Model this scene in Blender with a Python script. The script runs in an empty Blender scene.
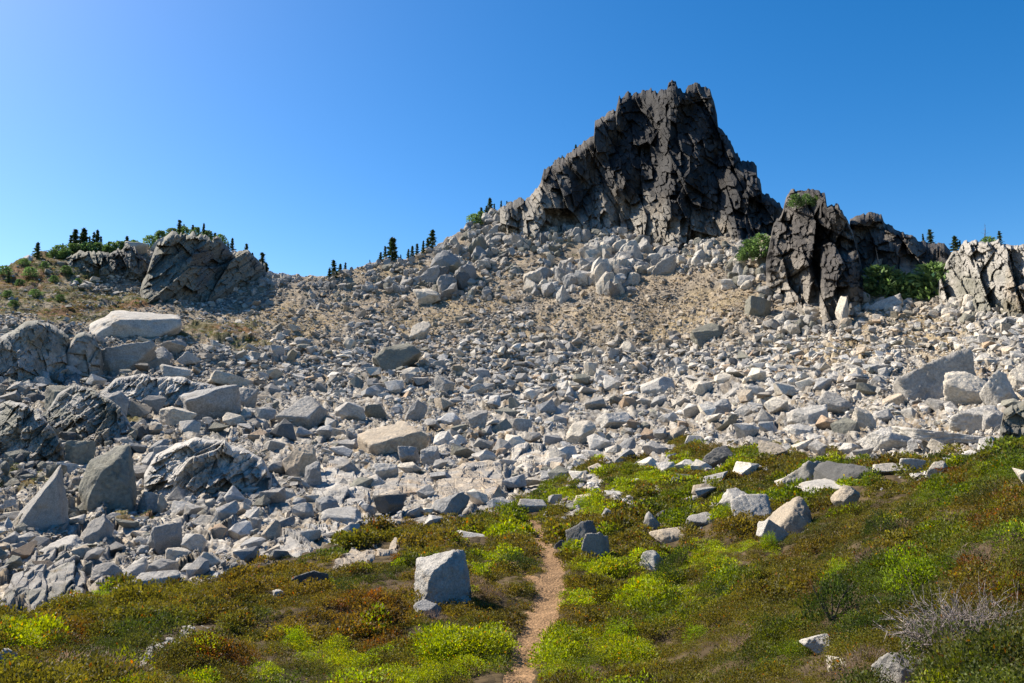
import bpy, bmesh, math
import numpy as np

rng = np.random.default_rng(7)
R = math.radians
W, H, LENS = 1024, 683, 28.0
F = W * LENS / 36.0
HOR = 420.0
PITCH = math.atan((HOR - 341.5) / F)
CAMZ = 1.7
CP, SP = math.cos(PITCH), math.sin(PITCH)
SUN_AZ, SUN_EL = 60.0, 43.0            # degrees left of the view direction / above the horizon

scene = bpy.context.scene
col = scene.collection

# ------------------------------------------------------------------ noise
def _h(i, j, k, seed):
    n = (i.astype(np.int64) * 374761393 + j.astype(np.int64) * 668265263 + k.astype(np.int64) * 2147483647 + seed * 974634541) & 0xFFFFFFFF
    n = ((n ^ (n >> 13)) * 1274126177) & 0xFFFFFFFF
    n = ((n ^ (n >> 16)) * 2246822519) & 0xFFFFFFFF
    n = n ^ (n >> 15)
    return (n & 0xFFFFFF) / float(0x1000000)

def vnoise(x, y, z=None, seed=0):
    x = np.asarray(x, float); y = np.asarray(y, float)
    z = np.zeros_like(x) if z is None else np.asarray(z, float)
    i, j, k = np.floor(x), np.floor(y), np.floor(z)
    fx, fy, fz = x - i, y - j, z - k
    fx = fx * fx * fx * (fx * (fx * 6 - 15) + 10); fy = fy * fy * fy * (fy * (fy * 6 - 15) + 10); fz = fz * fz * (3 - 2 * fz)
    def c(a, b, d): return _h(i + a, j + b, k + d, seed)
    lo = (c(0,0,0)*(1-fx)+c(1,0,0)*fx)*(1-fy) + (c(0,1,0)*(1-fx)+c(1,1,0)*fx)*fy
    hi = (c(0,0,1)*(1-fx)+c(1,0,1)*fx)*(1-fy) + (c(0,1,1)*(1-fx)+c(1,1,1)*fx)*fy
    return (lo*(1-fz) + hi*fz) * 2 - 1

def fbm(x, y, z=None, seed=0, octs=4, gain=0.5):
    s, a, t = 0.0, 1.0, 0.0
    for o in range(octs):
        m = 2.03 ** o
        s = s + a * vnoise(x * m + 17.3 * o, y * m - 9.1 * o, None if z is None else z * m, seed + o)
        t += a; a *= gain
    return s / t

def facets(X, Z, ca, cb, rot, seed, ga=0.5, gb=0.3, ids=False):
    """tilted plane per jittered cell: fractured rock; returns depth and distance to the crack"""
    c, s = math.cos(rot), math.sin(rot)
    a = (X * c + Z * s) / ca; b = (-X * s + Z * c) / cb
    ia, ib = np.floor(a), np.floor(b)
    f1 = np.full(a.shape, 9.0); f2 = np.full(a.shape, 9.0); d = np.zeros(a.shape); hid = np.zeros(a.shape)
    zz = np.zeros_like(ia)
    for di in (-1, 0, 1):
        for dj in (-1, 0, 1):
            ci, cj = ia + di, ib + dj
            px = ci + 0.1 + 0.8 * _h(ci, cj, zz, seed); py = cj + 0.1 + 0.8 * _h(ci, cj, zz, seed + 1)
            dd = (a - px) ** 2 + (b - py) ** 2
            v = (_h(ci, cj, zz, seed + 2) - 0.5) * .75 + (_h(ci, cj, zz, seed + 3) - 0.5) * 2 * ga * (a - px) * 2 + (_h(ci, cj, zz, seed + 4) - 0.35) * 2 * gb * (b - py) * 2
            m = dd < f1
            f2 = np.where(m, f1, np.minimum(f2, dd)); d = np.where(m, v, d); f1 = np.where(m, dd, f1)
            if ids: hid = np.where(m, _h(ci, cj, zz, seed + 6), hid)
    return (d, np.sqrt(f2) - np.sqrt(f1), hid) if ids else (d, np.sqrt(f2) - np.sqrt(f1))

def smooth(e0, e1, x):
    t = np.clip((np.asarray(x, float) - e0) / (e1 - e0), 0, 1)
    return t * t * (3 - 2 * t)

# ------------------------------------------------------------------ view geometry -> distances on the ground
def ray(x, y):
    dx = (np.asarray(x, float) - W / 2) / F; up = (H / 2 - np.asarray(y, float)) / F
    X, Y, Z = dx, CP - SP * up, SP + CP * up
    h = np.hypot(X, Y)
    return X / h, Y / h, Z / h

CTRL = {
 -260: [(683,9),(650,11),(625,14),(605,18),(570,23),(500,37),(450,55),(400,80),(350,105),(320,118),(300,130),(272,150),(250,165)],
 0:    [(683,10),(650,12.5),(625,15.5),(608,18.5),(570,24),(500,38),(450,55),(400,80),(350,106),(320,120),(300,135),(272,158),(250,172)],
 128:  [(683,10),(640,13.5),(610,17),(588,21),(550,27),(500,38),(450,55),(400,80),(370,100),(340,116),(310,138),(290,150),(250,170),(235,178)],
 256:  [(683,10.3),(640,13),(600,16.5),(562,22.5),(530,29),(500,36),(460,50),(420,72),(390,95),(350,118),(320,138),(300,158),(272,180)],
 384:  [(683,10.5),(640,13),(600,16.5),(560,21.5),(520,29.5),(500,35),(470,47),(430,68),(400,90),(370,112),(340,128),(310,146),(280,166),(258,185)],
 530:  [(683,10.5),(640,13),(600,16.5),(560,21.5),(525,28.5),(500,36),(480,46),(450,62),(420,80),(390,103),(350,122),(320,134),(290,148),(270,158),(235,180),(200,206)],
 640:  [(683,10),(640,12.5),(600,16),(560,20.5),(520,26),(490,33),(470,40),(450,52),(420,76),(390,98),(350,116),(320,128),(290,141),(260,156),(230,180),(200,205)],
 768:  [(683,8.5),(640,10.5),(600,13),(560,16.5),(530,20),(500,25),(470,32),(450,42),(430,55),(400,74),(360,96),(330,110),(300,122),(270,136),(240,152),(210,172)],
 896:  [(683,7),(640,8.5),(600,10.5),(560,13),(520,16.5),(490,20.5),(470,26),(455,38),(430,50),(400,64),(370,80),(340,94),(300,112),(270,128),(248,145)],
 1024: [(683,5.5),(640,6.6),(600,8),(560,10),(520,12.5),(490,15),(460,19),(448,24),(444,36),(430,44),(400,56),(370,70),(330,90),(300,104),(270,122),(245,140)],
 1290: [(683,4.8),(640,5.6),(600,6.8),(560,8.3),(520,10.5),(480,13.5),(440,17.5),(415,22),(410,34),(390,44),(360,58),(330,74),(300,92),(270,110),(245,130)],
}
GX = np.arange(-300, 1330, 2.0); GY = np.arange(60, 801, 1.0)
cx_ = np.array(sorted(CTRL)); cl_ = []
for c in cx_:
    p = CTRL[int(c)]; ys = np.array([q[0] for q in p], float)[::-1]; ls = np.log(np.array([q[1] for q in p], float))[::-1]
    v = np.interp(GY, ys, ls)
    s0 = min(-0.003, (ls[1] - ls[0]) / (ys[1] - ys[0])); v = np.where(GY < ys[0], ls[0] + s0 * (GY - ys[0]), v)
    s1 = (ls[-1] - ls[-2]) / (ys[-1] - ys[-2]); v = np.where(GY > ys[-1], ls[-1] + s1 * (GY - ys[-1]), v)
    cl_.append(v)
cl_ = np.array(cl_)
k = np.clip(np.searchsorted(cx_, GX) - 1, 0, len(cx_) - 2)
t = np.clip((GX - cx_[k]) / (cx_[k + 1] - cx_[k]), 0, 1); t = t * t * (3 - 2 * t)
LR = cl_[k] * (1 - t)[:, None] + cl_[k + 1] * t[:, None]
def blur(A, n, axis):
    ker = np.hanning(n + 2)[1:-1]; ker /= ker.sum(); h = n // 2
    P = np.concatenate([np.take(A, [0] * h, axis), A, np.take(A, [-1] * h, axis)], axis)
    return np.apply_along_axis(lambda r: np.convolve(r, ker, 'valid'), axis, P)
LR = blur(blur(LR, 9, 1), 9, 0)

def rdist(x, y):
    x = np.asarray(x, float); y = np.asarray(y, float)
    a = np.clip((x - GX[0]) / 2.0, 0, len(GX) - 1.001); b = np.clip(y - GY[0], 0, len(GY) - 1.001)
    i, j = a.astype(int), b.astype(int); fa, fb = a - i, b - j
    return np.exp((LR[i, j] * (1 - fa) + LR[i + 1, j] * fa) * (1 - fb) + (LR[i, j + 1] * (1 - fa) + LR[i + 1, j + 1] * fa) * fb)

def poly(pts):
    a = np.array(pts, float)
    return lambda x: np.interp(x, a[:, 0], a[:, 1])

sky_row = poly([(-300,300),(-120,285),(0,272),(18,264),(35,259),(44,254),(59,256),(79,250),(102,251),(117,248),(135,246),(158,244),(176,242),(202,243),(217,246),(228,252),(240,256),(256,258),
    (270,272),(285,275),(315,278),(329,279),(344,272),(373,263),(402,260),(420,253),(435,248),(449,239),(473,224),(490,215),(512,206),(530,205),(560,212),(640,215),(700,222),(760,232),
    (800,250),(860,255),(900,258),(945,256),(965,252),(1000,250),(1024,249),(1100,240),(1330,225)])
heath_row = poly([(-300,640),(0,612),(60,603),(120,592),(160,586),(200,579),(240,566),(280,556),(320,545),(350,530),(400,522),(440,522),(480,516),(510,508),(530,500),(560,492),(600,474),(640,460),(680,448),(740,441),(780,452),(850,456),(900,462),(940,463),(980,456),(1024,449),(1330,410)])

# ------------------------------------------------------------------ ground cover maps (what grows where)
def blob(x, y, L):
    s = np.zeros(np.shape(x))
    for bx, by, rx, ry in L:
        s = np.maximum(s, 1 - np.sqrt(((x - bx) / rx) ** 2 + ((y - by) / ry) ** 2))
    return np.clip(s, 0, 1)
HEATH_FAR = [(20,285,75,32),(75,268,50,22),(40,255,40,12),(100,300,90,16),(215,332,60,12),(70,310,50,14),(30,440,40,16),(15,480,45,18),(130,520,30,8),(90,405,60,8),(120,415,25,10),(250,345,30,8)]
GOLD = [(290,322,70,24),(420,318,60,18),(470,300,60,16),(200,318,60,16),(560,330,90,22),(660,320,80,24),(720,300,50,22),(880,320,90,24),(830,350,80,22),(940,340,60,22),(620,222,45,10),(650,222,16,14),(400,275,60,14)]
def veg_mask(x, y):
    n = 16 * fbm(x / 45, y / 22, seed=21, octs=3)
    v = smooth(-6, 8, y - heath_row(x) + n * smooth(440, 600, np.abs(x - 0)) + n * .5)
    m = smooth(85, 20, y - heath_row(x)) * smooth(500, 560, x) * smooth(860, 760, x)
    return v * (1 - m * smooth(.05, .3, fbm(x / 22, y / 9, seed=22, octs=3)))

PATH = [(683,518,11),(658,524,11),(634,533.5,12),(611,543.5,12.5),(593,550,11),(575,554.5,9.5),(560,549.5,7.5),(548,543.5,6.5),(536,537.5,6),(527,535,6),(523,524,4.5),(521,508,4),(520,494,4)]
SIDE = [(547,444,3),(551,474,4),(560,498,4),(575,519,5),(586,541,5)]
def path_px(pts, n=160):
    p = np.array([(q[1], q[0], q[2]) for q in pts], float)
    d = np.r_[0, np.cumsum(np.hypot(np.diff(p[:, 0]), np.diff(p[:, 1])))]
    # Catmull-Rom through the points
    s = np.linspace(0, d[-1], n); out = []
    for c in range(3):
        m = np.gradient(p[:, c], d)
        k = np.clip(np.searchsorted(d, s) - 1, 0, len(d) - 2); h = d[k + 1] - d[k]; u = (s - d[k]) / h
        out.append((2*u**3-3*u**2+1)*p[k, c] + (u**3-2*u**2+u)*h*m[k] + (-2*u**3+3*u**2)*p[k+1, c] + (u**3-u**2)*h*m[k+1])
    return np.array(out).T
PA = np.concatenate([np.array([[514.0, 740, 11], [515, 720, 11], [516.5, 700, 11]]), path_px(PATH)]); PB = path_px(SIDE, 80)
def flat_xy(x, y):
    ex, ey, tz = ray(x, y); r = rdist(x, y)
    return ex * r, ey * r, CAMZ + tz * r
PAW = np.array(flat_xy(PA[:, 0], PA[:, 1])).T; PAW_w = PA[:, 2] * rdist(PA[:, 0], PA[:, 1]) / F
PBW = np.array(flat_xy(PB[:, 0], PB[:, 1])).T; PBW_w = PB[:, 2] * rdist(PB[:, 0], PB[:, 1]) / F
def path_near(X, Y):
    """distance to the trail divided by its half width, over world positions"""
    X = np.asarray(X, float); Y = np.asarray(Y, float); out = np.full(X.shape, 99.0)
    m = (np.abs(X) < 8) & (Y > 5) & (Y < 40)
    if m.any():
        xs, ys = X[m], Y[m]; best = np.full(xs.shape, 99.0)
        for P, w in ((PAW, PAW_w), (PBW, PBW_w)):
            for q, ww in zip(P[::2], w[::2]):
                best = np.minimum(best, np.hypot(xs - q[0], (ys - q[1]) * 0.8) / ww)
        out[m] = best
    return out

def disp(X, Y):
    X = np.asarray(X, float); Y = np.asarray(Y, float); r = np.hypot(X, Y)
    near = smooth(1.5, 6, r); mid = smooth(28, 60, r); far = smooth(70, 130, r)
    d = near * (fbm(X / 3.1, Y / 3.1, seed=3, octs=3) * 0.20 + fbm(X / 0.9, Y / 0.9, seed=5, octs=2) * 0.13)
    d = d + mid * fbm(X / 7, Y / 7, seed=8, octs=4) * 0.5 + far * fbm(X / 16, Y / 16, seed=9, octs=4) * 1.6
    return d
def low_line(x):
    return np.interp(x, [-170, 200, 300, 420, 560, 640, 720, 820, 1000, 1190], [360, 360, 348, 338, 350, 352, 345, 330, 315, 310]) + 26 * fbm(np.asarray(x, float) / 75, np.zeros(np.shape(x)), seed=210, octs=3)
def rubble(x, y, r):
    """broken ground under and between the loose rocks: height and a number per block; bedrock ledges at left"""
    x = np.asarray(x, float); y = np.asarray(y, float)
    up = smooth(30, -40, y - low_line(x)); v = 1 - veg_mask(x, y)
    k = r / F
    wx = x + 5 * fbm(x / 25, y / 12, seed=201, octs=2); wy = y + 3 * fbm(x / 22, y / 10, seed=202, octs=2)
    a1, e1, h1 = facets(wx, wy, 11, 6.0, .25, 203, .8, .8, True)
    a2, e2, h2 = facets(wx, wy, 4.6, 2.7, .2, 204, .8, .8, True)
    z = v * k * ((3.0 - 1.9 * up) * a1 + (1.5 - .7 * up) * a2)
    b = smooth(300, 190, x) * smooth(395, 430, y) * v * smooth(-.35, .1, fbm(x / 60, y / 40, seed=207, octs=2))
    b = np.maximum(b, .6 * smooth(330, 230, x) * smooth(330, 350, y) * v)
    a3, e3, h3 = facets(wx, wy, 52, 17, -.42, 205, .7, .9, True)
    a4, e4, h4 = facets(wx, wy, 19, 8, -.40, 206, .8, .9, True)
    z = z * (1 - .55 * b) + b * k * (8 * a3 + 3.6 * a4)
    edge = np.minimum(smooth(0, .10, e1), 1 - .8 * b + .8 * b * smooth(0, .08, e3))
    return z, np.where(b > .4, .6 * h4 + .4 * h2, .5 * h1 + .5 * h2), edge, b
def ground(x, y):
    """picture position -> point on the ground"""
    X, Y, Z = flat_xy(x, y)
    return X, Y, Z + disp(X, Y) + rubble(x, y, np.hypot(X, Y))[0] - 0.05 * smooth(1.6, 0.7, path_near(X, Y))

# ------------------------------------------------------------------ mesh helpers
def make_mesh(name, V, Fc, C=None, smooth_shade=False, mat=None):
    """V (n,3), Fc (m,3|4) int, C (n,3) colours"""
    V = np.ascontiguousarray(V, np.float32); Fc = np.ascontiguousarray(Fc, np.int32); m, kk = Fc.shape
    me = bpy.data.meshes.new(name)
    me.vertices.add(len(V)); me.vertices.foreach_set('co', V.ravel())
    me.loops.add(m * kk); me.loops.foreach_set('vertex_index', Fc.ravel())
    me.polygons.add(m); me.polygons.foreach_set('loop_start', np.arange(0, m * kk, kk, dtype=np.int32))
    me.polygons.foreach_set('loop_total', np.full(m, kk, np.int32))
    me.polygons.foreach_set('use_smooth', np.full(m, smooth_shade, bool))
    me.update(calc_edges=True); me.validate()
    if C is not None:
        a = me.color_attributes.new('Col', 'FLOAT_COLOR', 'POINT')
        a.data.foreach_set('color', np.c_[np.clip(C, 0, 1), np.ones(len(C))].astype(np.float32).ravel())
    if mat: me.materials.append(mat)
    return me

def link(name, me, loc=(0, 0, 0), parent=None, **props):
    o = bpy.data.objects.new(name, me); col.objects.link(o); o.location = [float(q) for q in loc]
    if parent: o.parent = parent
    for kx, v in props.items(): o[kx] = v
    return o
def thing(name, label, cat, loc, group=None):
    o = link(name, None, loc, label=label, category=cat)
    if group: o['group'] = group
    return o

_ico = {}
def ico(n):
    if n not in _ico:
        b = bmesh.new(); bmesh.ops.create_icosphere(b, subdivisions=n, radius=1)
        _ico[n] = (np.array([v.co[:] for v in b.verts]), np.array([[v.index for v in f.verts] for f in b.faces])); b.free()
    return _ico[n]

def rotm(ax, ay, az):
    cx, sx, cy, sy, cz, sz = math.cos(ax), math.sin(ax), math.cos(ay), math.sin(ay), math.cos(az), math.sin(az)
    return np.array([[cz,-sz,0],[sz,cz,0],[0,0,1]]) @ np.array([[cy,0,sy],[0,1,0],[-sy,0,cy]]) @ np.array([[1,0,0],[0,cx,-sx],[0,sx,cx]])

STYLE = {  # half sizes, number of extra cuts, edge sharpness, roughness, tilt
 'block': ((1, .85, .8), 8, 80, .055, 24), 'slab': ((1, .8, .4), 7, 80, .05, 18), 'wedge': ((1, .8, .75), 10, 90, .05, 38),
 'round': ((1, .85, .75), 16, 34, .06, 25), 'dome': ((1, .9, .6), 10, 12, .06, 8), 'bed': ((1, .9, .34), 8, 16, .07, 7)}
def rock_shape(seed, style, sub, planes=None):
    g = np.random.default_rng(seed); dims, ncut, p, rough, tilt = STYLE[style]; dims = np.array(dims)
    D, Fc = ico(sub)
    if planes is None:
        N, d = [], []
        for a in range(3):
            for s in (-1, 1):
                n = np.zeros(3); n[a] = s; n += g.normal(0, .3, 3); n /= np.linalg.norm(n); N.append(n); d.append(dims[a] * g.uniform(.88, 1.08))
        for _ in range(ncut):
            n = g.normal(0, 1, 3); n /= np.linalg.norm(n); N.append(n); d.append(np.abs(n * dims).sum() * g.uniform(.5, .84))
    else:
        N = [np.array(q[:3], float) / np.linalg.norm(q[:3]) for q in planes]; d = [q[3] for q in planes]
    N = np.array(N); d = np.array(d)
    Q = np.maximum(D @ N.T / d, 1e-3)
    r = (Q ** p).sum(1) ** (-1 / p)
    V = D * r[:, None]; o = seed % 97 * 3.1
    k1 = fbm(V[:, 0] * 1.6 + o, V[:, 1] * 1.6, V[:, 2] * 1.6 + o, seed, 3)
    fl2, ed2 = facets(V[:, 0] + V[:, 1] * .7 + o, V[:, 2] - V[:, 1] * .4, .2, .16, .9, seed + 17, .8, .8)
    k2 = fbm(V[:, 0] * 6 + o, V[:, 1] * 6, V[:, 2] * 6 + o, seed + 5, 3, .6)
    fl, ed = facets(V[:, 0] * 1.0 + V[:, 1] * .6 + o, V[:, 2] + V[:, 1] * .3, .5, .34, .4, seed + 11, .25, .25)
    r = r * (1 + rough * 1.4 * k1 + rough * .75 * k2 + rough * 1.1 * fl + rough * .45 * fl2 - .012 * smooth(.06, 0, ed))
    V = D * r[:, None]
    if planes is None: V = V @ rotm(R(g.uniform(-tilt, tilt) + tilt * .5), R(g.uniform(-tilt, tilt)), g.uniform(-.6, .6)).T
    lo, hi = V.min(0), V.max(0)
    return (V - (lo + hi) / 2) / ((hi - lo) / 2), Fc, k1

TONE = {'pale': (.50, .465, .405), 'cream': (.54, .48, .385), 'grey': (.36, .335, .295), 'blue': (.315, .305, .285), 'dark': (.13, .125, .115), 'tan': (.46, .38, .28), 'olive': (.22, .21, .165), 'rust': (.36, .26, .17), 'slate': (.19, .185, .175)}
TONE = {k: np.array(v) for k, v in TONE.items()}

# ------------------------------------------------------------------ materials
def new_mat(name):
    m = bpy.data.materials.new(name); m.use_nodes = True; nt = m.node_tree; nt.nodes.clear()
    return m, nt
def nd(nt, typ, **kw):
    n = nt.nodes.new(typ)
    for a, v in kw.items():
        if a.startswith('i_'): n.inputs[a[2:].replace('_', ' ')].default_value = v
        else: setattr(n, a, v)
    return n
def rock_mat(name, s1, s2, bump_d, lichen=.45, dark=(.10, .10, .095), rough=.9):
    """vertex colour x grain, with lichen blotches and stains; s1 blotch scale, s2 grain scale (1/m)"""
    m, nt = new_mat(name); L = nt.links.new
    out = nd(nt, 'ShaderNodeOutputMaterial'); b = nd(nt, 'ShaderNodeBsdfPrincipled', i_Roughness=rough); b.inputs['Specular IOR Level'].default_value = .25
    at = nd(nt, 'ShaderNodeAttribute', attribute_name='Col'); tc = nd(nt, 'ShaderNodeTexCoord')
    n1 = nd(nt, 'ShaderNodeTexNoise', i_Scale=s1, i_Detail=6.0, i_Roughness=.65); n2 = nd(nt, 'ShaderNodeTexNoise', i_Scale=s2, i_Detail=5.0, i_Roughness=.7)
    n3 = nd(nt, 'ShaderNodeTexNoise', i_Scale=s1 * .45, i_Detail=4.0, i_Roughness=.6); n3.noise_dimensions = '3D'
    for n in (n1, n2, n3): L(tc.outputs['Object'], n.inputs['Vector'])
    r1 = nd(nt, 'ShaderNodeValToRGB'); r1.color_ramp.elements[0].position = .5; r1.color_ramp.elements[1].position = .66
    r1.color_ramp.elements[0].color = (0, 0, 0, 1); r1.color_ramp.elements[1].color = (lichen,) * 3 + (1,)
    L(n1.outputs['Fac'], r1.inputs['Fac'])
    mr = nd(nt, 'ShaderNodeMapRange'); mr.inputs['From Min'].default_value = .3; mr.inputs['From Max'].default_value = .72; mr.inputs['To Min'].default_value = .6; mr.inputs['To Max'].default_value = 1.3
    L(n2.outputs['Fac'], mr.inputs['Value'])
    mul = nd(nt, 'ShaderNodeMix', data_type='RGBA', blend_type='MULTIPLY'); mul.inputs['Factor'].default_value = 1
    L(at.outputs['Color'], mul.inputs[6]); L(mr.outputs['Result'], mul.inputs[7])
    r3 = nd(nt, 'ShaderNodeValToRGB'); r3.color_ramp.elements[0].position = .55; r3.color_ramp.elements[1].position = .75
    r3.color_ramp.elements[0].color = (1, 1, 1, 1); r3.color_ramp.elements[1].color = (1.0, .82, .62, 1)
    L(n3.outputs['Fac'], r3.inputs['Fac'])
    mul2 = nd(nt, 'ShaderNodeMix', data_type='RGBA', blend_type='MULTIPLY'); mul2.inputs['Factor'].default_value = .8
    L(mul.outputs[2], mul2.inputs[6]); L(r3.outputs['Color'], mul2.inputs[7])
    mx = nd(nt, 'ShaderNodeMix', data_type='RGBA'); mx.inputs[7].default_value = dark + (1,)
    L(r1.outputs['Color'], mx.inputs['Factor']); L(mul2.outputs[2], mx.inputs[6]); L(mx.outputs[2], b.inputs['Base Color'])
    add = nd(nt, 'ShaderNodeMath', operation='ADD'); L(n1.outputs['Fac'], add.inputs[0]); L(n2.outputs['Fac'], add.inputs[1])
    bp = nd(nt, 'ShaderNodeBump', i_Strength=.7, i_Distance=bump_d); L(add.outputs[0], bp.inputs['Height']); L(bp.outputs['Normal'], b.inputs['Normal'])
    L(b.outputs[0], out.inputs[0]); return m
def leaf_mat(name, trans=.4, rough=.6):
    m, nt = new_mat(name); L = nt.links.new
    out = nd(nt, 'ShaderNodeOutputMaterial'); at = nd(nt, 'ShaderNodeAttribute', attribute_name='Col')
    b = nd(nt, 'ShaderNodeBsdfPrincipled', i_Roughness=rough); b.inputs['Specular IOR Level'].default_value = .3
    tr = nd(nt, 'ShaderNodeBsdfTranslucent'); mx = nd(nt, 'ShaderNodeMixShader'); mx.inputs[0].default_value = trans
    hs = nd(nt, 'ShaderNodeHueSaturation'); hs.inputs['Saturation'].default_value = 1.15; hs.inputs['Value'].default_value = 1.35
    L(at.outputs['Color'], b.inputs['Base Color']); L(at.outputs['Color'], hs.inputs['Color']); L(hs.outputs[0], tr.inputs['Color'])
    L(b.outputs[0], mx.inputs[1]); L(tr.outputs[0], mx.inputs[2]); L(mx.outputs[0], out.inputs[0]); return m
def earth_mat(name, s1, s2, bump_d):
    m, nt = new_mat(name); L = nt.links.new
    out = nd(nt, 'ShaderNodeOutputMaterial'); b = nd(nt, 'ShaderNodeBsdfPrincipled', i_Roughness=.95); b.inputs['Specular IOR Level'].default_value = .15
    at = nd(nt, 'ShaderNodeAttribute', attribute_name='Col'); tc = nd(nt, 'ShaderNodeTexCoord')
    n1 = nd(nt, 'ShaderNodeTexNoise', i_Scale=s1, i_Detail=8.0, i_Roughness=.7); n2 = nd(nt, 'ShaderNodeTexVoronoi', i_Scale=s2)
    L(tc.outputs['Object'], n1.inputs['Vector']); L(tc.outputs['Object'], n2.inputs['Vector'])
    mr = nd(nt, 'ShaderNodeMapRange'); mr.inputs['From Min'].default_value = .3; mr.inputs['From Max'].default_value = .7; mr.inputs['To Min'].default_value = .6; mr.inputs['To Max'].default_value = 1.35
    L(n1.outputs['Fac'], mr.inputs['Value'])
    mul = nd(nt, 'ShaderNodeMix', data_type='RGBA', blend_type='MULTIPLY'); mul.inputs['Factor'].default_value = 1
    L(at.outputs['Color'], mul.inputs[6]); L(mr.outputs['Result'], mul.inputs[7])
    sp = nd(nt, 'ShaderNodeSeparateColor'); L(n2.outputs['Color'], sp.inputs[0])
    m3 = nd(nt, 'ShaderNodeMapRange'); m3.inputs['To Min'].default_value = .7; m3.inputs['To Max'].default_value = 1.3; L(sp.outputs[0], m3.inputs['Value'])
    mul2 = nd(nt, 'ShaderNodeMix', data_type='RGBA', blend_type='MULTIPLY'); mul2.inputs['Factor'].default_value = .8
    L(mul.outputs[2], mul2.inputs[6]); L(m3.outputs['Result'], mul2.inputs[7]); L(mul2.outputs[2], b.inputs['Base Color'])
    ad = nd(nt, 'ShaderNodeMath', operation='SUBTRACT'); L(n1.outputs['Fac'], ad.inputs[0]); L(n2.outputs['Distance'], ad.inputs[1])
    bp = nd(nt, 'ShaderNodeBump', i_Strength=.8, i_Distance=bump_d); L(ad.outputs[0], bp.inputs['Height']); L(bp.outputs['Normal'], b.inputs['Normal'])
    L(b.outputs[0], out.inputs[0]); return m

M_NEAR = rock_mat('granite_near', 4.5, 34, .07, .5, (.14, .14, .13))
M_MID = rock_mat('granite_talus', 1.1, 6, .2, .5, (.18, .175, .165))
M_CRAG = rock_mat('crag_rock', .16, 1.6, .45, .35, (.075, .075, .075))
M_PALE = rock_mat('outcrop_rock', .35, 2.6, .25, .4, (.13, .13, .12))
M_LEAF = leaf_mat('heath_leaf', .45); M_NEEDLE = leaf_mat('conifer_needle', .3)
M_GROUND = earth_mat('mountain_soil', 1.2, 4.5, .10); M_PATH = earth_mat('trodden_earth', 5, 22, .03)
M_BARK = earth_mat('grey_bark', 12, 40, .02)

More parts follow.
